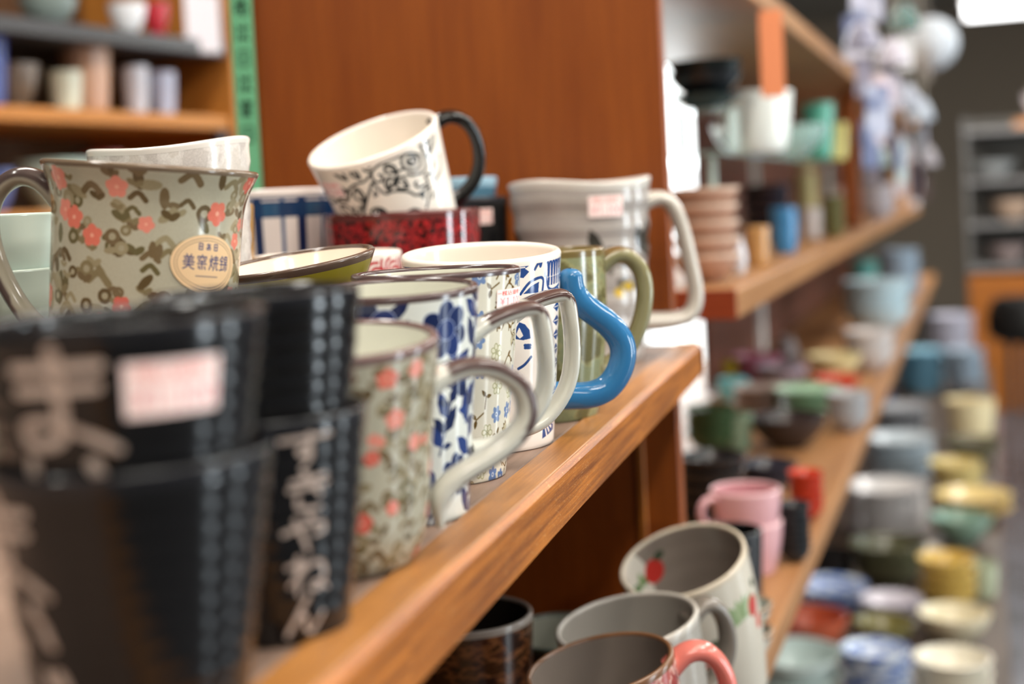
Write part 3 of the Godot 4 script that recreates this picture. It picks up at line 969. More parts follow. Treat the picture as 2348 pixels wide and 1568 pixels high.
# ------------------------------------------------------------------ the scene
func _ready() -> void:
	rng.seed = 3
	# ---- camera: about a 50 mm lens held level at mug height, shifted down a little, wide open
	var cam := Camera3D.new()
	cam.name = "camera"
	add_child(cam)
	cam.transform = Transform3D(Basis(Vector3.UP, deg_to_rad(18.585)) * Basis(Vector3.RIGHT, deg_to_rad(-2.5)) * Basis(Vector3.BACK, deg_to_rad(-2.9)), Vector3(0, 0.129, 0))
	var attr := CameraAttributesPhysical.new()
	attr.frustum_focal_length = 50.0
	attr.exposure_aperture = 4.6
	attr.frustum_focus_distance = 0.69
	attr.frustum_near = 0.05
	attr.frustum_far = 60.0
	cam.attributes = attr
	cam.near = 0.05
	cam.far = 60.0
	cam.projection = Camera3D.PROJECTION_FRUSTUM
	cam.size = 2.0 * 784.0 / 3200.0 * 0.05
	cam.frustum_offset = Vector2(0, -0.056964 * 0.05)
	cam.current = true
	# ---- environment
	var env := Environment.new()
	env.background_mode = Environment.BG_COLOR
	env.background_color = Color(0.02, 0.02, 0.02)
	env.tonemap_mode = Environment.TONE_MAPPER_LINEAR
	env.tonemap_exposure = 0.87
	env.sdfgi_enabled = true
	env.ssao_enabled = true
	env.ssil_enabled = true
	var we := WorldEnvironment.new()
	we.environment = env
	add_child(we)
	# ---- ceiling lamps
	lamps()
	# ---- room
	room()
	furniture()
	near_mugs()
	near_cups()
	lower_mugs()
	left_unit()
	patterned["blue flowered bowl"] = textured(print_speckled(256, 128, [0xd8e0e8, 0xd8e0e8, 0x8fa6d0, 0x4a66b0], 61, 0.03), 0.22)
	patterned["blue and white plate"] = textured(print_speckled(256, 128, [0xd5dde6, 0xbcc9e0, 0x8aa2d4, 0x5673b8], 62, 0.03), 0.22)
	for row in STACKS:
		stack(row)
	far_things()

func lamps() -> void:
	# rows of fluorescent battens along the aisle
	var i := 0
	for x in [0.55, -1.0, 1.7]:
		for z in [0.55, -1.25, -3.05, -4.85, -6.65]:
			var t := thing("ceiling_lamp", "white twin tube fluorescent batten on the shop ceiling", "lamp", Vector3(x, CEIL_Y, z), 0.0, "fluorescent battens on the ceiling")
			part("housing", cbox(Vector3(0.16, 0.05, 1.26), 0.006), glaze(0xe8e8e6, 0.5), t, Vector3(0, -0.025, 0))
			for s in [-1.0, 1.0]:
				var tube := CylinderMesh.new()
				tube.top_radius = 0.013
				tube.bottom_radius = 0.013
				tube.height = 1.2
				tube.radial_segments = 16
				var p := part("tube", tube, glow(Color(1.0, 0.98, 0.94), 6.0), t, Vector3(s * 0.045, -0.068, 0))
				p.rotation.x = PI / 2
			var l := AreaLight3D.new()
			l.name = "tube_light"
			l.area_size = Vector2(0.12, 1.2)
			l.light_color = Color(1.0, 0.985, 0.955)
			l.light_energy = 1.9
			l.area_range = 14.0
			l.shadow_enabled = true
			l.position = Vector3(0, -0.09, 0)
			l.rotation.x = -PI / 2
			t.add_child(l)
			i += 1
	# small round lamps on a rail above the shelf edge
	var rail := thing("lamp_rail", "long white lamp rail above the mug shelf", "rail", Vector3(0.12, CEIL_Y, -0.6))
	part("rail", cbox(Vector3(0.035, 0.025, 2.6), 0.003), glaze(0xdddddd, 0.5), rail, Vector3(0, -0.0125, 0))
	for k in 6:
		var z := 0.5 - k * 0.42
		var t := thing("spot_lamp", "small white round lamp on the ceiling rail", "lamp", Vector3(0.12, CEIL_Y - 0.025, z), 0.0, "round lamps on the rail")
		part("housing", vessel([Vector2(.03, 0), Vector2(.045, .05), Vector2(.05, .09)], {"seg": 24, "sub": 2}), glaze(0xe4e4e4, 0.4), t, Vector3(0, -0.1, 0))
		var ball := SphereMesh.new()
		ball.radius = 0.03
		ball.height = 0.06
		part("bulb", ball, glow(Color(1.0, 0.96, 0.9), 12.0), t, Vector3(0, -0.12, 0))
		var o := OmniLight3D.new()
		o.name = "bulb_light"
		o.light_size = 0.03
		o.omni_range = 12.0
		o.omni_attenuation = 2.0
		o.light_energy = 0.35
		o.light_color = Color(1.0, 0.95, 0.88)
		o.shadow_enabled = true
		o.position = Vector3(0, -0.12, 0)
		t.add_child(o)

func room() -> void:
	var m_floor := textured(print_speckled(512, 512, [0x55565a, 0x5d5e63, 0x64656b], 71, 0.02), 0.25)
	m_floor.uv1_triplanar = true
	m_floor.uv1_scale = Vector3(0.6, 0.6, 0.6)
	var m_wall := glaze(0x9c9489, 0.8, 0.3)
	structure("floor", cbox(Vector3(8.2, 0.1, 15.2), 0.001), m_floor, Vector3(0.5, FLOOR_Y - 0.05, -4.5))
	structure("ceiling", cbox(Vector3(8.2, 0.1, 15.2), 0.001), glaze(0xb9b4aa, 0.9, 0.2), Vector3(0.5, CEIL_Y + 0.05, -4.5))
	structure("wall_left", cbox(Vector3(0.1, 2.65, 15.2), 0.001), m_wall, Vector3(-3.6, 0.275, -4.5))
	structure("wall_right", cbox(Vector3(0.1, 2.65, 15.2), 0.001), m_wall, Vector3(4.6, 0.275, -4.5))
	structure("wall_back", cbox(Vector3(8.2, 2.65, 0.1), 0.001), glaze(0x9a8c7c, 0.8, 0.3), Vector3(0.5, 0.275, -12.1))
	structure("wall_front", cbox(Vector3(8.2, 2.65, 0.1), 0.001), m_wall, Vector3(0.5, 0.275, 3.1))
	# a lit frosted window in the partition behind the shelves
	var pw := structure("wall_partition", cbox(Vector3(0.75, 2.45, 0.05), 0.002), glaze(0xb4aca2, 0.8, 0.3), Vector3(-1.16, 0.275, -3.3))
	pw.name = "wall_partition"
	var win := structure("window_1", cbox(Vector3(0.30, 1.6, 0.03), 0.002), glaze(0xe8e6e0, 0.5), Vector3(-0.64, 0.1, -3.3))
	var k := 0
	for px in [-0.075, 0.045]:
		var pane := part("pane", cbox(Vector3(0.10 if k == 0 else 0.11, 1.54, 0.01), 0.001), glow(Color(0.95, 0.99, 1.0), 3.2), win, Vector3(px, 0, 0.016))
		pane.set_meta("label", "white frosted window pane lit by daylight")
		k += 1
	# two tall shop windows across the shop
	for wz in [-1.35, -4.2]:
		var sw := structure("window_2" if wz > -2.0 else "window_3", cbox(Vector3(0.04, 2.1, 0.62), 0.002), glaze(0xd8d6d0, 0.5), Vector3(4.54, 0.1, wz))
		part("pane", cbox(Vector3(0.01, 2.0, 0.52), 0.001), glow(Color(0.93, 0.98, 1.0), 5.0), sw, Vector3(-0.02, 0, 0))
		var sl := AreaLight3D.new()
		sl.name = "shop_window_light"
		sl.area_size = Vector2(0.5, 1.95)
		sl.light_color = Color(0.92, 0.97, 1.0)
		sl.light_energy = 9.0
		sl.area_range = 14.0
		sl.shadow_enabled = true
		sl.position = Vector3(4.50, 0.1, wz)
		sl.rotation.y = PI / 2
		add_child(sl)
	var l := AreaLight3D.new()
	l.name = "window_light"
	l.area_size = Vector2(0.26, 1.5)
	l.light_color = Color(0.95, 0.99, 1.0)
	l.light_energy = 1.0
	l.area_range = 8.0
	l.shadow_enabled = true
	l.position = Vector3(-0.64, 0.1, -3.26)
	l.rotation.y = PI
	add_child(l)

var w_front: StandardMaterial3D
var w_panel: StandardMaterial3D
var w_far: StandardMaterial3D
var w_dark: StandardMaterial3D

func furniture() -> void:
	w_front = wood(0xb46c24, 0x6e3a0c, 11, 0.42, Vector2(2.2, 9.0), 1.6, 0.26, 1024, 384, 0xd9b88c)
	var w_top := wood(0x8c7466, 0x7c6557, 12, 0.5, Vector2(1.6, 5.0), 0.8, 0.1)
	w_panel = wood(0x8a4713, 0x793a0d, 13, 0.42, Vector2(0.9, 2.2), 0.8, 0.03, 1024, 256, 0x5a2608)
	w_far = wood(0xa1744a, 0x8e633d, 14, 0.5, Vector2(1.0, 5.0))
	w_dark = wood(0x65392a, 0x4d2a1c, 15, 0.55, Vector2(0.8, 2.0))
	var w_lip := wood(0xa8733c, 0x8a5a2c, 16, 0.42, Vector2(2.6, 12.0), 1.0, 0.2, 1024, 256, 0x5c4a3c)
	# near shelf, turned a little from the aisle; local origin is its far front corner
	var near := thing("mug_shelf", "worn orange wooden shelf carrying the mugs in focus", "shelf", Vector3(-0.2293, 0, -1.1791), deg_to_rad(3.85))
	var len := 1.55
	part("shelf_board", cbox(Vector3(0.42, 0.026, len), 0.0008), w_top, near, Vector3(-0.0225 - 0.21, -0.0135, len * 0.5))
	part("edge_strip", cbox(Vector3(0.022, 0.029, len), 0.0028), [w_front], near, Vector3(-0.011, -0.0145, len * 0.5)).set_meta("label", "worn solid wood front strip")
	part("edge_cap", cbox(Vector3(0.0185, 0.0012, len - 0.002), 0.0005), w_lip, near, Vector3(-0.0118, 0.0, len * 0.5)).set_meta("label", "rubbed upper face of the front strip")
	part("end_panel", cbox(Vector3(0.385, 1.15, 0.02), 0.0015, 1), w_panel, near, Vector3(-0.2115, 0.604, 0.018)).set_meta("label", "orange brown upright end panel")
	part("lower_end_panel", cbox(Vector3(0.385, 0.24, 0.02), 0.0015, 1), w_panel, near, Vector3(-0.2115, -0.149, 0.018))
	part("batten", cbox(Vector3(0.007, 0.238, 0.006), 0.001, 1), w_front, near, Vector3(-0.052, -0.149, 0.031))
	part("back_panel", cbox(Vector3(0.012, 0.24, len - 0.05), 0.001, 2), w_dark, near, Vector3(-0.44, -0.149, len * 0.5 + 0.03))
	# green paper strip on the back edge of the end panel
	var strip_mat := textured(print_green_strip(), 0.6, 0.3)
	var strip := thing("paper_sign", "narrow green paper strip with black Japanese lettering on the end panel's edge", "sign", near.transform * Vector3(-0.394, 0.27, 0.033), deg_to_rad(3.85))
	var sm := PlaneMesh.new()
	sm.size = Vector2(0.021, 0.24)
	sm.orientation = PlaneMesh.FACE_Z
	part("paper", sm, strip_mat, strip, Vector3(0, 0, 0.0008))
	part("backing", cbox(Vector3(0.0212, 0.2402, 0.001), 0.0002), glaze(0x5fa37a, 0.7), strip)
	# long lower shelf on its base
	var low := thing("lower_shelf", "long brown wooden lower shelf running along the aisle", "shelf", Vector3(-0.187, LOW_Y, 0))
	part("shelf_board", cbox(Vector3(0.50, 0.028, 7.0), 0.002), w_far, low, Vector3(-0.25, -0.0141, -2.7))
	part("base_panel", cbox(Vector3(0.02, 0.652, 7.0), 0.002), w_dark, low, Vector3(-0.32, -0.354, -2.7))
	# low display in front of it
	var plat := thing("low_display", "low brown wooden platform carrying stacks of plates beside the floor", "platform", Vector3(-0.205, PLAT_Y, -4.0))
	part("top", cbox(Vector3(0.46, 0.03, 5.2), 0.002), wood(0x5a4a3e, 0x463a30, 24, 0.5), plat, Vector3(0, -0.0151, 0))
	part("front_board", cbox(Vector3(0.02, 0.2, 5.2), 0.002), w_dark, plat, Vector3(0.2, -0.13, 0))
	# far shelf unit
	var far := thing("far_shelf_unit", "tall wooden shelf unit with bowls beyond the mug shelf", "shelf unit", Vector3(-0.24, FAR_Y, -1.4345))
	part("shelf_board", cbox(Vector3(0.262, 0.031, 4.7), 0.002), w_far, far, Vector3(-0.131, -0.0155, -2.35)).set_meta("label", "brown shelf board with red brown end")
	part("end_cap", cbox(Vector3(0.262, 0.031, 0.003), 0.0005, 0), wood(0x8c3c1c, 0x7c3014, 18, 0.5), far, Vector3(-0.131, -0.0155, 0.0018))
	part("back_panel", cbox(Vector3(0.012, 0.62, 3.5), 0.001), w_dark, far, Vector3(-0.27, 0.02, -2.98))
	part("upper_board", cbox(Vector3(0.262, 0.03, 4.7), 0.002), w_far, far, Vector3(-0.131, 0.335, -2.35))
	for z in [-1.9, -4.2]:
		part("upright", cbox(Vector3(0.035, 0.318, 0.045), 0.002, 1), w_panel, far, Vector3(-0.04, 0.1605, z))
	part("glass_shelf", cbox(Vector3(0.2, 0.006, 1.5), 0.0008), glass(0.25), far, Vector3(-0.15, 0.148, -1.0))
	for z in [-0.28, -1.7]:
		for x in [-0.07, -0.23]:
			part("glass_post", cbox(Vector3(0.008, 0.144, 0.008), 0.0008, 1), glaze(0xb9cfca, 0.15), far, Vector3(x, 0.0725, z))

func glass(alpha: float) -> StandardMaterial3D:
	var m := StandardMaterial3D.new()
	m.albedo_color = Color(0.72, 0.86, 0.84, alpha)
	m.transparency = BaseMaterial3D.TRANSPARENCY_ALPHA
	m.roughness = 0.05
	return m

func price_on(mug: Node3D, u0: float, u1: float, y0: float, r0: float, y1: float, r1: float, strong := true, skew := 0.0) -> void:
	if not mat_cache.has("price%s" % strong):
		mat_cache["price%s" % strong] = textured(print_price(strong), 0.55, 0.3)
	part("price_sticker", sticker_mesh(u0, u1, y0, r0, y1, r1, 0.0004, skew), mat_cache["price%s" % strong], mug).set_meta("label", "white price sticker with red print")

func near_mugs() -> void:
	var brown_rim := glaze(0x4a3a3a, 0.18)
	var ivory := glaze(0xd0d0c2, 0.12)
	var D38 := deg_to_rad(38.0)
	# blossom mug
	var m_blossom := textured(print_blossom(1024, 384, 1.0, 4), 0.14)
	var t := thing("blossom_mug", "beige mug with red and brown blossom print standing beside the black cups", "mug", Vector3(-0.2261, 0, -0.458), D38)
	part("body", vessel([Vector2(.0255, 0), Vector2(.0285, .003), Vector2(.0315, .010), Vector2(.0335, .02), Vector2(.036, .045), Vector2(.039, .07), Vector2(.0403, .081)], {"band": 0.0022, "tilt": Vector2(0.03, -0.085), "wob": 0.0003}), [m_blossom, glaze(0x6a5552, 0.12), ivory], t)
	part("handle", handle_mesh([Vector2(.034, .060), Vector2(.043, .0655), Vector2(.053, .0678), Vector2(.064, .0655), Vector2(.0725, .059), Vector2(.0755, .051), Vector2(.0735, .043), Vector2(.064, .035), Vector2(.05, .0285), Vector2(.041, .023), Vector2(.038, .016), Vector2(.0385, .009)], [.015, .013, .012, .012, .012, .011, .007], [.009, .0078, .0075, .0075, .0078, .008, .003], two_tone(.55)), tinted(0.14), t)
	# blue branch mug
	t = thing("blue_branch_mug", "white mug with navy blue leaves and peonies, brown tipped handle", "mug", Vector3(-0.2363, 0, -0.5376), D38)
	part("body", vessel(cup_profile(.0294, .0382, .0941), {"band": 0.0016, "tilt": Vector2(0.015, -0.045)}), [textured(print_blue_branches(1536, 588), 0.1), brown_rim, ivory], t)
	part("handle", handle_mesh([Vector2(.034, .072), Vector2(.043, .0775), Vector2(.054, .0810), Vector2(.0655, .0820), Vector2(.0685, .073), Vector2(.0695, .057), Vector2(.067, .043), Vector2(.058, .032), Vector2(.045, .0245), Vector2(.032, .024)], [.015, .014, .013, .014, .014, .013, .014], [.008, .007, .007, .0065, .0062, .0065, .008], two_tone(.36)), tinted(0.12), t)
	# small flower mug
	t = thing("small_flower_mug", "cream mug with tiny blue and brown flowers and a price sticker", "mug", Vector3(-0.2462, 0, -0.6177), D38)
	part("body", vessel(cup_profile(.0285, .04055, .0967), {"band": 0.0012}), [textured(print_small_flowers(1536, 588), 0.09), brown_rim, ivory], t)
	part("handle", handle_mesh([Vector2(.036, .073), Vector2(.046, .0785), Vector2(.056, .0812), Vector2(.0655, .0813), Vector2(.0675, .070), Vector2(.068, .056), Vector2(.065, .038), Vector2(.054, .0235), Vector2(.042, .0178), Vector2(.029, .018)], [.016, .015, .014, .015, .015, .014, .015], [.008, .007, .007, .0062, .006, .0065, .008], two_tone(.34)), tinted(0.12), t)
	price_on(t, .826, .928, .0805, .0386, .0888, .0396)
	# standing cat mug with tail handle
	t = thing("cat_tail_mug", "white mug with blue cat drawing and a blue cat tail handle", "mug", Vector3(-0.2537, 0, -0.7029), deg_to_rad(30))
	var cream := glaze(0xefe4da, 0.12)
	part("body", vessel(cup_profile(.0342, .0430, .1012), {"tilt": Vector2(0.01, -0.085), "wall": 0.0042}), [textured(print_blue_cat(1600, 600), 0.1), cream, glaze(0xe6d9cc, 0.15)], t)
	part("tail_handle", handle_mesh([Vector2(.032, .0225), Vector2(.0435, .0222), Vector2(.0555, .0212), Vector2(.0675, .0252), Vector2(.0755, .0372), Vector2(.0758, .0496), Vector2(.0675, .0609), Vector2(.0565, .0696), Vector2(.0500, .0778), Vector2(.0488, .0848), Vector2(.0492, .0915)], [.016, .0150, .0146, .0145, .0142, .0136, .0130], [.016, .0150, .0146, .0145, .0142, .0136, .0130], one_tone(Color(0.03, 0.15, 0.33)), 2.0, 0.92), tinted(0.08), t).set_meta("label", "glossy blue cat tail handle")
	# olive mug
	var m_olive := textured(print_speckled(512, 256, [0x5f5a38, 0x7a7450, 0x8c8a62, 0x7f8260], 51, 0.018), 0.15)
	t = thing("olive_mug", "olive green glazed mug behind the blue cat tail handle", "mug", Vector3(-0.2504, 0, -0.7947), deg_to_rad(28))
	part("body", vessel(cup_profile(.0314, .0395, .0979, .0025), {"wob": 0.0006, "band": 0.003}), [m_olive, glaze(0x6a5a35, 0.15), glaze(0x8a8258, 0.2)], t)
	part("handle", handle_mesh([Vector2(.035, .086), Vector2(.045, .0935), Vector2(.055, .0925), Vector2(.063, .083), Vector2(.0645, .068), Vector2(.060, .050), Vector2(.050, .034), Vector2(.034, .024)], [.017, .015, .014, .014, .015, .017], [.012, .0105, .010, .010, .010, .012], two_tone(.02, Color(.13, .085, .035), Color(.235, .215, .11)), 2.2), tinted(0.15), t)
	# large grey mug
	t = thing("grey_mug", "large grey mug with wavy rim and leaf painting beside the end panel", "mug", Vector3(-0.2979, 0, -1.0621), deg_to_rad(20))
	part("body", vessel(cup_profile(.044, .054, .1400, .001, .002), {"wob": 0.0012, "wave": 0.002, "ridge": 0.0007, "rings": 7.0, "band": 0.004, "wall": 0.005}), [textured(print_gray_wild(1024, 448), 0.18), glaze(0xd2cdc6, 0.2), glaze(0xcac4bb, 0.2)], t)
	part("handle", handle_mesh([Vector2(.048, .122), Vector2(.060, .126), Vector2(.072, .121), Vector2(.0795, .101), Vector2(.085, .072), Vector2(.0885, .048), Vector2(.083, .033), Vector2(.068, .029), Vector2(.044, .029)], [.036, .033, .031, .031, .033, .036], [.014, .012, .0115, .0115, .012, .015], one_tone(Color(.53, .5, .45)), 2.4), tinted(0.18), t)
	price_on(t, .755, .834, .114, .0543, .1300, .0566, false)
	# red speckled vessel with the tilted cat mug in it
	var m_red := textured(print_speckled(768, 256, [0x2a1212, 0x5a1418, 0x8e1a20, 0xb02a2c, 0x6a1618], 52, 0.07), 0.1)
	t = thing("red_mug", "dark red speckled glazed mug holding the tilted cat mug", "mug", Vector3(-0.3915, 0, -0.9241), 0.0)
	part("body", vessel(cup_profile(.040, .0560, .1240, .003), {"band": 0.004, "wob": 0.0006, "wall": 0.004}), [m_red, glaze(0x5c2a28, 0.1), glaze(0x8a1c20, 0.12)], t)
	t = thing("black_cat_mug", "white mug with black line cat and vine drawing, tilted on the red mug", "mug")
	t.transform = Transform3D(Basis(Vector3(.8110, .3343, -.4801), Vector3(-.1367, .9062, .4001), Vector3(.5688, -.2588, .7807)).orthonormalized(), Vector3(-0.3855, 0.0964, -0.9280))
	part("body", vessel([Vector2(.034, 0), Vector2(.036, .002), Vector2(.0375, .01), Vector2(.0405, .033), Vector2(.0442, .063), Vector2(.0475, .088)], {"wall": 0.0042}), [textured(print_black_cat(1600, 520), 0.12), cream, glaze(0xece3d8, 0.15)], t)
	part("handle", handle_mesh([Vector2(.042, .081), Vector2(.053, .0845), Vector2(.064, .079), Vector2(.0695, .066), Vector2(.0685, .05), Vector2(.062, .036), Vector2(.05, .027), Vector2(.035, .024)], [.015, .0135, .0125, .012, .0125, .014], [.011, .0095, .009, .009, .0095, .011], one_tone(Color(.005, .005, .006)), 2.0), tinted(0.1), t).set_meta("label", "glossy black handle")
	price_on(t, .540, .612, .0665, .0447, .0785, .0462, false)
	# red petal mug, yellow bowl, plaid cup, black cups
	t = thing("red_petal_mug", "white mug with red petal drawing behind the yellow bowl", "mug", Vector3(-0.3861, 0, -0.7877), deg_to_rad(100))
	part("body", vessel(cup_profile(.038, .0465, .1010), {"wall": 0.0042}), [textured(print_red_petals(1024, 384), 0.12), cream, cream], t)
	t = thing("yellow_bowl", "yellow green bowl with brown rim leaning behind the black cups", "bowl")
	t.transform = Transform3D(lean(6.0, 5.0, 0.0), Vector3(-0.334, 0.0565, -0.652))
	part("body", vessel([Vector2(.017, 0), Vector2(.020, .005), Vector2(.029, .018), Vector2(.036, .032), Vector2(.0435, .047)], {"band": 0.0028}), [glaze(0x8f8428, 0.2), glaze(0x57463c, 0.15), glaze(0xe2d3c2, 0.15)], t)
	t = thing("yellow_cup", "plain yellow cup standing under the yellow bowl", "cup", Vector3(-0.329, 0, -0.648))
	part("body", vessel(cup_profile(.026, .033, .056), {"seg": 40}), glaze(0x9a8a30, 0.2), t)
	t = thing("plaid_cup", "tall white cup with navy blue plaid pattern by the end panel", "cup", Vector3(-0.4985, 0, -0.9419))
	part("body", vessel(cup_profile(.036, .0425, .1450), {"band": 0.004, "seg": 48}), [textured(print_plaid(1024, 512), 0.15), glaze(0xe6dcd8, 0.15), glaze(0xe6dcd8, 0.15)], t)
	t = thing("tan_cup", "tan brown cup almost hidden beside the plaid cup", "cup", Vector3(-0.4499, 0, -0.7571))
	part("body", vessel(cup_profile(.022, .0275, .1340), {"seg": 40}), glaze(0x9a7746, 0.2), t)
	t = thing("black_tall_cup", "black glazed tall cup behind the tilted cat mug", "cup", Vector3(-0.396, 0, -1.0480), 0.0)
	part("body", vessel(cup_profile(.036, .0410, .1320), {"seg": 48}), [glaze(0x1b1c1e, 0.12), glaze(0x2c2d33, 0.12), glaze(0x202124, 0.15)], t)
	price_on(t, .866, .921, .1125, .0403, .1245, .0408, false)
	t = thing("blue_rim_cup", "blue grey cup nested inside the black tall cup", "cup", Vector3(-0.396, 0.082, -1.0480))
	part("body", vessel(cup_profile(.024, .0330, .066), {"seg": 48, "band": 0.006}), [glaze(0x4f7890, 0.15), glaze(0x8db0c4, 0.12), glaze(0x4f7890, 0.15)], t)
	# pitcher-like blossom mug on another one
	var m_blossom2 := textured(print_blossom(1024, 330, 1.12, 8), 0.14)
	t = thing("flared_blossom_mug", "large beige blossom mug with flared rim and oval maker's label", "mug")
	t.transform = Transform3D(lean(-6.5, 0.0, deg_to_rad(198.6)), Vector3(-0.3690, 0.0660, -0.5540))
	part("body", vessel([Vector2(.036, 0), Vector2(.0395, .003), Vector2(.0415, .014), Vector2(.0422, .04), Vector2(.0428, .066), Vector2(.0447, .077), Vector2(.0488, .0868)], {"band": 0.0012}), [m_blossom2, glaze(0x6a5a4a, 0.15), ivory], t)
	part("handle", handle_mesh([Vector2(.040, .070), Vector2(.050, .0785), Vector2(.062, .0795), Vector2(.072, .069), Vector2(.073, .053), Vector2(.066, .034), Vector2(.054, .016), Vector2(.040, .006)], [.017, .015, .013, .013, .013, .014], [.011, .009, .008, .008, .008, .009], two_tone(.8, Color(.07, .05, .045), Color(.3, .28, .22), .06)), tinted(0.12), t)
	var lab := part("maker_label", sticker_mesh(.327, .463, .0335, .0422, .0592, .0427, 0.0004, -0.002, true), textured(print_oval(), 0.5, 0.3), t)
	lab.set_meta("label", "oval tan paper label with dark lettering")
	t = thing("plain_beige_mug", "beige mug hidden under the flared blossom mug", "mug", Vector3(-0.3594, 0, -0.5560), deg_to_rad(120))
	part("body", vessel(cup_profile(.033, .040, .0620), {"seg": 40}), [m_blossom, ivory, ivory], t)
	# grey white cup, celadon bowls
	t = thing("wavy_white_cup", "grey white cup with wavy uneven rim behind the blossom mug", "cup", Vector3(-0.4222, 0, -0.6730))
	part("body", vessel(cup_profile(.038, .0435, .1680, 0, .0012), {"wob": 0.0010, "wave": 0.0012, "ridge": 0.0004, "rings": 12.0, "band": 0.002, "tilt": Vector2(0.03, -0.05)}), [textured(print_speckled(512, 256, [0xb5aea9, 0xc4beb9, 0xcac5c0, 0xc0b9b2], 53, 0.02), 0.18), glaze(0xd8d2cc, 0.15), glaze(0xd8d2cc, 0.18)], t)
	for k in 3:
		t = thing("celadon_bowl", ["celadon green white bowl, lowest of three nested ones behind the handle", "celadon green white bowl, middle of three nested ones behind the handle", "celadon green white bowl, top of three nested ones behind the handle"][k], "bowl", Vector3(-0.5130, 0.0275 * k, -0.5800), 0.0, "nested celadon bowls")
		part("body", vessel([Vector2(.03, 0), Vector2(.035, .006), Vector2(.058, .024), Vector2(.068, .05), Vector2(.073, .079)], {"ridge": 0.0005, "rings": 8.0, "wall": 0.003}), glaze(0xb9c8be, 0.15), t)

func near_cups() -> void:
	var ma := textured(print_words(["ma", "i", "do"], 1400, 525, .765, .06, Vector2(210, 200), 178.0, 12.5), 0.14)
	var mb := textured(print_words(["su", "ki", "ya", "ne", "n"], 1400, 525, .893, .03, Vector2(128, 92), 99.0, 6.6), 0.14)
	var rim := glaze(0x1c1d21, 0.12)
	var inside := glaze(0x101113, 0.12)
	var mesh := vessel(cup_profile(.0240, .0333, .0675), {"ridge": 0.00022, "rings": 11.0, "wall": 0.0026, "band": 0.003, "wob": 0.0003})
	var rows := [
		["black tumbler, lower of the nested pair with large lettering nearest the shelf front", Vector3(-0.2150, 0, -0.3150), -36.0, ma],
		["black tumbler with a price sticker and a large white character, nested on top", Vector3(-0.2150, 0.036, -0.3150), 0.0, ma],
		["black tumbler with a column of five white brush characters beside the blossom mug", Vector3(-0.2146, 0, -0.3853), 0.0, mb],
		["plain looking black tumbler nested in the one with five white characters", Vector3(-0.2146, 0.037, -0.3853), 150.0, mb]]
	for r in rows:
		var t := thing("black_tumbler", r[0], "tumbler", r[1], deg_to_rad(r[2]), "nested black tumblers with brush lettering")
		part("body", mesh, [r[3], rim, inside], t)
		if r[3] == ma:
			t.scale = Vector3(1.13, 1.0, 1.13)
		if r[1].y > 0.0 and r[2] == 0.0:
			price_on(t, .842, .951, .0455, .0303, .0590, .0322, false)

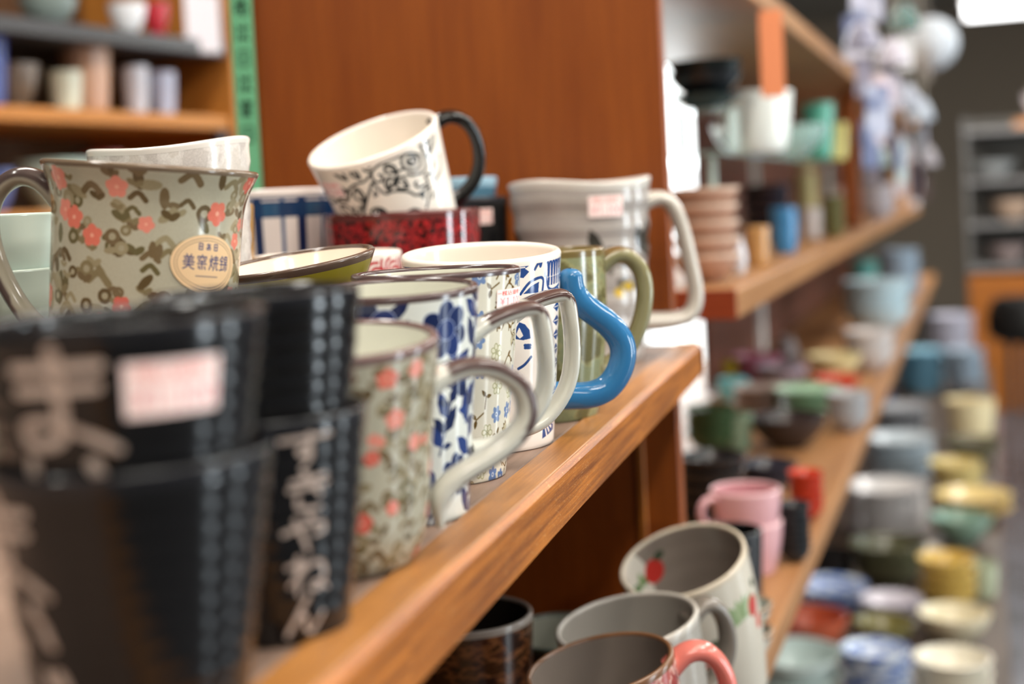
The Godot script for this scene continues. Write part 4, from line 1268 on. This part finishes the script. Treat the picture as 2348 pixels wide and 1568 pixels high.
func lower_mugs() -> void:
	var grey_in := glaze(0x7d736b, 0.2)
	# mug with pink handle
	var t := thing("pink_handle_mug", "grey mug with pink handle at the bottom of the picture", "mug")
	t.transform = Transform3D(lean(10.0, 3.0, deg_to_rad(24)), Vector3(-0.2027, -0.2634, -0.7917))
	part("body", vessel(cup_profile(.034, .0446, .120, .002), {"band": 0.0025}), [textured(print_speckled(256, 128, [0x8a3f3c, 0xb5857c, 0xc9b4a8, 0x9a4a44], 54, 0.06), 0.2), glaze(0x6d4c34, 0.2), grey_in], t)
	part("handle", handle_mesh([Vector2(.040, .107), Vector2(.051, .114), Vector2(.063, .112), Vector2(.071, .099), Vector2(.071, .079), Vector2(.060, .060), Vector2(.036, .049)], [.02, .018, .017, .017, .018], [.013, .012, .011, .011, .012], one_tone(Color(.62, .17, .14)), 2.0), tinted(0.15), t).set_meta("label", "glossy pink handle")
	t = thing("grey_wide_mug", "pale grey mug with dark handle, second from the picture's bottom", "mug")
	t.transform = Transform3D(lean(9.0, 4.0, deg_to_rad(40)), Vector3(-0.2179, -0.2638, -0.9039))
	part("body", vessel(cup_profile(.036, .0484, .111, .002), {"band": 0.003}), [glaze(0x9a968e, 0.2), glaze(0xb5b0a8, 0.15), glaze(0x948f88, 0.2)], t)
	part("handle", handle_mesh([Vector2(.044, .097), Vector2(.054, .104), Vector2(.064, .102), Vector2(.071, .089), Vector2(.070, .070), Vector2(.058, .052), Vector2(.038, .042)], [.022, .02, .018, .018, .02], [.012, .011, .010, .010, .012], one_tone(Color(.16, .14, .12)), 2.2), tinted(0.18), t)
	var berries := textured(print_berries(1024, 320), 0.18)
	t = thing("berry_mug", "grey mug painted with red berries and green leaves, tilted backwards", "mug")
	t.transform = Transform3D(lean(16.0, 16.0, deg_to_rad(60)), Vector3(-0.2005, -0.2573, -1.0620))
	part("body", vessel(cup_profile(.034, .0490, .119, .003), {"band": 0.003}), [berries, glaze(0xc7bba8, 0.15), textured(print_berry_inside(768, 384), 0.2)], t)
	t = thing("celadon_wide_cup", "wide cup with pale celadon inside and dark outside", "cup", Vector3(-0.3048, LOW_Y, -0.9810))
	part("body", vessel(cup_profile(.034, .0455, .077), {"band": 0.003}), [glaze(0x3d3430, 0.3), glaze(0x5f6a62, 0.2), glaze(0xa7a89c, 0.15)], t)
	t = thing("brown_cup", "dark brown streaked cup below the shelf edge", "cup", Vector3(-0.3300, LOW_Y, -0.8500))
	part("body", vessel(cup_profile(.038, .0440, .128), {"band": 0.003}), [textured(print_speckled(256, 256, [0x2a1810, 0x4a2a18, 0x6a4226, 0x38200f], 56, 0.03), 0.2), glaze(0x8a8078, 0.2), glaze(0x2a2420, 0.2)], t)
	for k in 2:
		t = thing("berry_bowl", ["grey bowl with painted leaves, lower one at the shelf lip", "grey bowl with painted leaves and red berries, upper one at the shelf lip"][k], "bowl", Vector3(-0.2040, LOW_Y + k * 0.022, -1.1350 + k * 0.002), k * 1.1, "painted bowls at the shelf lip")
		part("body", vessel([Vector2(.014, 0), Vector2(.016, .005), Vector2(.023, .014), Vector2(.029, .026), Vector2(.0325, .036)], {"band": 0.003, "wob": 0.0005}), [berries, glaze(0x8a7560, 0.2), glaze(0x9ba39c, 0.18)], t)
	t = thing("scribble_cup", "black cup with white scribbled lettering behind the painted bowls", "cup", Vector3(-0.2270, LOW_Y, -1.2600))
	part("body", vessel(cup_profile(.026, .030, .088), {"seg": 48}), textured(print_words(["n", "ya", "ne", "ki", "su"], 700, 420, .80, .02, Vector2(110, 90), 80.0, 6.0), 0.2), t)
	for k in 2:
		t = thing("pink_mug", ["pink glazed mug, lower of two stacked near the shelf lip", "pink glazed mug with handle, upper of two stacked near the shelf lip"][k], "mug", Vector3(-0.2420, LOW_Y + k * 0.034, -1.4480), deg_to_rad(220), "stacked pink mugs")
		part("body", vessel(cup_profile(.027, .0370, .052, .002), {"seg": 48}), [glaze(0xcfa0a6, 0.2), glaze(0xd9b2b6, 0.15), glaze(0xc08a92, 0.2)], t)
		part("handle", handle_mesh([Vector2(.034, .044), Vector2(.043, .047), Vector2(.052, .042), Vector2(.054, .03), Vector2(.047, .02), Vector2(.032, .016)], [.012, .010, .010, .012], [.008, .007, .007, .008], one_tone(Color(.6, .33, .36)), 2.0), tinted(0.2), t)

func left_unit() -> void:
	var o := Vector3(-1.3802, 0, -2.4274)
	var t := thing("wall_shelf_unit", "orange wooden shelf unit full of cups behind the blossom mug", "shelf unit", o, deg_to_rad(-7.45))
	var w := wood(0xb97a34, 0xa86a2a, 19, 0.5, Vector2(1.0, 4.0))
	for s in [[0.3095, w], [0.140, w]]:
		part("shelf_board", cbox(Vector3(0.36, 0.025, 1.6), 0.002), s[1], t, Vector3(-0.18, s[0], 0.8))
	part("black_shelf_board", cbox(Vector3(0.36, 0.028, 1.6), 0.002), glaze(0x2f2d2e, 0.4), t, Vector3(-0.18, 0.452, 0.8))
	part("end_panel", cbox(Vector3(0.38, 2.4, 0.034), 0.002, 1), w, t, Vector3(-0.18, 0.255, -0.0175))
	part("back_panel", cbox(Vector3(0.012, 2.4, 1.6), 0.001), wood(0x5a3a1c, 0x482c14, 20, 0.6), t, Vector3(-0.367, 0.255, 0.8))
	part("bracket", cbox(Vector3(0.02, 0.03, 0.03), 0.002), glaze(0x2c2a33, 0.5), t, Vector3(-0.012, 0.28, 0.018))
	# cups on the wooden shelf: along from the end panel, diameter, height, colour
	for c in [[0.62, .050, .098, 0xd6d6da, "white tapered cup", 0.05], [0.53, .072, .115, 0x35458c, "deep blue cup", 0.07], [0.45, .090, .080, 0x6b5d50, "brown grey bowl", 0.09], [0.37, .058, .070, 0xc9cbb8, "pale green white cup", 0.05], [0.285, .088, .118, 0xc79c80, "tan ringed large cup", 0.08], [0.19, .050, .090, 0xc4c4cf, "white small cup with blue marks", 0.05], [0.115, .052, .084, 0xb2b6cc, "pale lavender small cup", 0.05]]:
		var nm: String = c[4].split(" with ")[0]
		var q := part(numbered(nm.split(" ")[-2] + "_" + nm.split(" ")[-1]), unit("bowl" if nm.ends_with("bowl") else "cup"), glaze(c[3], 0.25), self, t.transform * Vector3(-c[5] - 0.02, 0.322, c[0]))
		q.scale = Vector3(c[1], c[2], c[1])
		tag(q, c[4] + " on the orange wall shelf", "bowl" if nm.ends_with("bowl") else "cup", "cups on the orange wall shelf")
	for c in [[0.60, .12, .030, 0x8c9092, "grey plate"], [0.40, .10, .05, 0x7e8c88, "grey green bowl"], [0.20, .07, .06, 0xe4e6ea, "white bowl"], [0.12, .055, .07, 0xb02430, "red cup"]]:
		var q := part(numbered(c[4].split(" ")[-2] + "_" + c[4].split(" ")[-1]), unit("plate" if c[4].ends_with("plate") else "bowl"), glaze(c[3], 0.25), self, t.transform * Vector3(-0.07, 0.466, c[0]))
		q.scale = Vector3(c[1], c[2], c[1])
		tag(q, c[4] + " on the black wall shelf at the picture's top", c[4].split(" ")[-1], "crockery on the black wall shelf")
	for c in [[0.60, .07, .06, 0xb4441e, "orange red bowl"], [0.53, .06, .07, 0x5a6aa0, "violet blue cup"], [0.40, .13, .085, 0xa9bdb4, "pale green bowl"], [0.28, .08, .1, 0x7c2a26, "dark red bowl"]]:
		var q := part(numbered(c[4].split(" ")[-2] + "_" + c[4].split(" ")[-1]), unit("bowl"), glaze(c[3], 0.25), self, t.transform * Vector3(-0.08, 0.1526, c[0]))
		q.scale = Vector3(c[1], c[2], c[1])
		tag(q, c[4] + " on the lowest visible wall shelf", c[4].split(" ")[-1], "crockery on the lowest wall shelf")
	var card := thing("price_card", "white paper card hanging in front of the black wall shelf", "card", t.transform * Vector3(0.004, 0.497, 0.075), deg_to_rad(-7.45 + 60))
	part("paper", cbox(Vector3(0.07, 0.11, 0.001), 0.0003), glaze(0xdcd6dc, 0.7), card)

func far_things() -> void:
	# on the glass shelf
	var gy := FAR_Y + 0.151
	for c in [["white_bowl", "large white ribbed bowl on the glass shelf", -0.285, -1.930, .100, .082, 0xe3e8e4, "bowl"], ["green_bowl", "teal green bowl on the glass shelf beyond the white one", -0.275, -2.62, .06, .10, 0x4f9a86, "bowl"], ["yellow_cup", "white and yellow cup at the end of the glass shelf", -0.262, -2.80, .05, .07, 0xd8cf7a, "cup"]]:
		var q := part(numbered(c[0]), unit("cup" if c[7] == "cup" else "cup"), glaze(c[6], 0.25), self, Vector3(c[2], gy, c[3]))
		q.scale = Vector3(c[4], c[5], c[4])
		tag(q, c[1], c[7])
	var riser := thing("glass_riser", "small glass stand carrying dark bowls", "stand", Vector3(-0.322, gy, -1.76))
	part("plate", cbox(Vector3(0.075, 0.004, 0.075), 0.0008), glass(0.25), riser, Vector3(0, 0.052, 0))
	for x in [-0.033, 0.033]:
		part("leg", cbox(Vector3(0.004, 0.05, 0.07), 0.0006), glass(0.3), riser, Vector3(x, 0.025, 0))
	for k in 3:
		var q := part(numbered("dark_teal_bowl"), unit("plate" if k == 0 else "bowl"), glaze([0x2c3a3c, 0x22282c, 0x1f2b2a][k], 0.2), self, Vector3(-0.322, gy + 0.0545 + k * 0.014, -1.76))
		q.scale = Vector3(0.094, 0.018 if k == 0 else 0.032, 0.094)
		tag(q, ["dark teal bowl, lowest of three on the glass stand", "dark teal bowl, middle of three on the glass stand", "dark teal bowl, top of three on the glass stand"][k], "bowl", "dark bowls on the glass stand")
	for k in 2:
		var q := part(numbered("glass_bowl"), unit("bowl"), glass(0.35), self, Vector3(-0.33 + k * 0.05, gy, -2.14 - k * 0.16))
		q.scale = Vector3(0.11, 0.05, 0.11)
		tag(q, ["clear greenish glass bowl behind the large white bowl", "clear greenish glass bowl beside the teal green bowl"][k], "bowl")
	# orange hanging tag and the bells
	var tg := thing("paper_tag", "orange paper strip hanging from the upper shelf edge", "tag", Vector3(-0.2325, 0.345, -1.72), deg_to_rad(20))
	part("paper", cbox(Vector3(0.029, 0.105, 0.0008), 0.0003), glaze(0xcf8058, 0.7, 0.3), tg, Vector3(0.0, -0.0525, 0.001))
	var bells := [[-.189, .421, -2.60, 0x9a98ac], [-.150, .405, -2.813, 0xb0aab6], [-.175, .335, -2.75, 0xb5a4ac], [-.135, .327, -2.96, 0x8f94a2], [-.118, .311, -3.20, 0x9aa2ae], [-.200, .264, -2.90, 0xa29eb0], [-.135, .497, -3.05, 0x2f5a55], [-.165, .235, -3.25, 0xb0a6ac], [-.205, .215, -3.05, 0x84928f], [-.12, .215, -3.55, 0x8d878e]]
	var where := ["highest lavender", "second pale lavender", "third pinkish", "fourth slate", "fifth pale blue", "sixth violet grey", "dark green", "seventh rose grey", "eighth grey green", "ninth brownish grey"]
	for i in bells.size():
		var b: Array = bells[i]
		var t := thing("wind_bell", "%s wind bell with a paper strip hanging in the aisle" % where[i], "wind bell", Vector3(b[0], b[1], b[2]), i * 0.6, "wind bells hanging in the aisle")
		var bell := part("bell", unit("bowl"), glaze(b[3], 0.25), t)
		bell.scale = Vector3(0.066, -0.05, 0.066)
		part("paper_strip", cbox(Vector3(0.03, 0.07, 0.0008), 0.0002), glaze(b[3] if i != 6 else 0xd8d8d8, 0.7, 0.3), t, Vector3(0, -0.1, 0))
		var cord := CylinderMesh.new()
		cord.top_radius = 0.001
		cord.bottom_radius = 0.001
		cord.height = CEIL_Y - b[1]
		cord.radial_segments = 6
		part("cord", cord, glaze(0xb0a89c, 0.8), t, Vector3(0, (CEIL_Y - b[1]) * 0.5, 0))
	var cards := [[-.172, .45, -2.50, 0xb9bdd2], [-.205, .40, -2.70, 0xc9c3cc], [-.160, .255, -2.50, 0xa8adc0], [-.185, .20, -2.66, 0xc4bcc0], [-.145, .17, -2.90, 0x9fb0b0], [-.11, .25, -3.35, 0xb7aeb6], [-.10, .40, -3.4, 0xa9a6a2], [-.135, .13, -3.3, 0xb4a9ac]]
	var hue := ["pale blue", "pinkish white", "slate blue", "rose white", "grey green", "lilac", "stone grey", "dusty pink"]
	for i in cards.size():
		var b: Array = cards[i]
		var t := thing("hanging_card", "%s paper card hanging among the wind bells" % hue[i], "card", Vector3(b[0], b[1], b[2]), 0.3 + i * 0.25, "paper cards hanging among the bells")
		part("paper", cbox(Vector3(0.055, 0.085, 0.001), 0.0003), textured(print_speckled(64, 96, [b[3], b[3], 0x8088a4, 0x5c6484], 90 + i, 0.06), 0.6, 0.3), t)
		var cord := CylinderMesh.new()
		cord.top_radius = 0.0008
		cord.bottom_radius = 0.0008
		cord.height = CEIL_Y - b[1] - 0.0425
		cord.radial_segments = 6
		part("cord", cord, glaze(0xb0a89c, 0.8), t, Vector3(0, 0.0425 + cord.height * 0.5, 0))
	var lan := thing("paper_lantern", "round white paper lantern hanging far down the aisle", "lantern", Vector3(-0.114, 0.52, -4.204))
	var lp := []
	for k in 13:
		var a := -PI / 2 + 0.25 + (PI - 0.5) * k / 12.0
		lp.append(Vector2(cos(a) * 0.075, 0.075 + sin(a) * 0.075))
	part("shade", vessel(lp, {"seg": 40, "sub": 2, "wall": 0.002, "ridge": 0.001, "rings": 8.0}), glaze(0xc6ccd4, 0.7, 0.3), lan, Vector3(0, -0.075, 0))
	var lc := CylinderMesh.new()
	lc.top_radius = 0.0015
	lc.bottom_radius = 0.0015
	lc.height = CEIL_Y - 0.59
	part("cord", lc, glaze(0x555555, 0.8), lan, Vector3(0, 0.07 + lc.height * 0.5, 0))
	# far rack across the end of the aisle
	var rk := thing("far_rack", "grey display rack with an orange wooden cabinet at the aisle's end", "rack", Vector3(0.27, FLOOR_Y, -6.95))
	part("cabinet", cbox(Vector3(0.66, 0.63, 0.4), 0.004, 0), wood(0x9a5a1e, 0x8a4e18, 23, 0.5), rk, Vector3(0.0, 0.316, 0))
	for y in [0.66, 0.86, 1.06, 1.29]:
		part("shelf_board", cbox(Vector3(0.66, 0.02, 0.4), 0.002, 0), glaze(0x6f6c6a, 0.5), rk, Vector3(0, y, 0))
	part("orange_board", cbox(Vector3(0.45, 0.03, 0.3), 0.002, 0), glaze(0xb67a48, 0.6), rk, Vector3(0.12, 1.316, 0.04))
	part("back_panel", cbox(Vector3(0.66, 0.72, 0.01), 0.002, 0), glaze(0x4d4a45, 0.6), rk, Vector3(0, 1.0, -0.19))
	for x in [-0.32, 0.32]:
		part("post", cbox(Vector3(0.02, 0.72, 0.02), 0.002, 1), glaze(0x5a5855, 0.5), rk, Vector3(x, 0.995, 0.18))
	for c in [[0.02, 1.331, .16, .12, 0xd6cfd4, "white bowl with pink marks", "upper board of the far rack"], [0.20, 1.331, .15, .11, 0xd8d4d2, "white deep bowl", "upper board of the far rack"], [-0.2, 1.07, .2, .08, 0x8b8d8c, "grey bowl", "third board of the far rack"], [0.1, 1.07, .22, .07, 0x6d6f70, "dark grey plate", "third board of the far rack"], [-0.12, 0.87, .2, .1, 0xb59a84, "tan bowl", "second board of the far rack"], [0.15, 0.87, .2, .09, 0x7a7570, "brown grey bowl", "second board of the far rack"], [-0.15, 0.67, .18, .09, 0x9c8a86, "rose grey bowl", "lowest board of the far rack"], [0.12, 0.67, .2, .1, 0xb08c7a, "pinkish tan bowl", "lowest board of the far rack"]]:
		var nm: String = c[5].split(" with ")[0]
		var q := part(numbered(nm.split(" ")[-2] + "_" + nm.split(" ")[-1]), unit("plate" if nm.ends_with("plate") else "bowl"), glaze(c[4], 0.3), self, rk.position + Vector3(c[0], c[1], 0.02))
		q.scale = Vector3(c[2], c[3], c[2])
		tag(q, "%s on the %s" % [c[5], c[6]], nm.split(" ")[-1])
	var st := thing("black_stool", "black round stool standing in front of the orange cabinet", "stool", Vector3(0.17, FLOOR_Y, -5.2))
	part("seat", vessel([Vector2(.12, 0), Vector2(.15, .02), Vector2(.16, .06), Vector2(.15, .12), Vector2(.13, .15)], {"seg": 32, "sub": 2, "floor": 0.13}), glaze(0x17191a, 0.5), st, Vector3(0, 0.50, 0))
	for k in 4:
		var leg := CylinderMesh.new()
		leg.top_radius = 0.012
		leg.bottom_radius = 0.012
		leg.height = 0.505
		part("leg", leg, glaze(0x2a2a2c, 0.4), st, Vector3(cos(k * PI / 2 + .4) * 0.09, 0.2525, sin(k * PI / 2 + .4) * 0.09))
	# lit pendant far down the aisle
	var pl := thing("pendant_lamp", "bright white pendant panel lamp far down the aisle", "lamp", Vector3(0.16, 0.82, -6.0))
	part("housing", cbox(Vector3(0.40, 0.10, 0.40), 0.01), glaze(0xe6e6e6, 0.5), pl, Vector3(0, 0.06, 0))
	part("panel", cbox(Vector3(0.38, 0.06, 0.38), 0.008), glow(Color(1, 1, 1), 6.0), pl, Vector3(0, 0.0, 0))
	for x in [-0.15, 0.15]:
		var rod := CylinderMesh.new()
		rod.top_radius = 0.004
		rod.bottom_radius = 0.004
		rod.height = CEIL_Y - 0.93
		part("rod", rod, glaze(0x888888, 0.4), pl, Vector3(x, 0.11 + rod.height * 0.5, 0))
	var l := AreaLight3D.new()
	l.name = "panel_light"
	l.area_size = Vector2(0.36, 0.36)
	l.light_energy = 2.0
	l.area_range = 12.0
	l.shadow_enabled = true
	l.position = Vector3(0, -0.04, 0)
	l.rotation.x = -PI / 2
	pl.add_child(l)
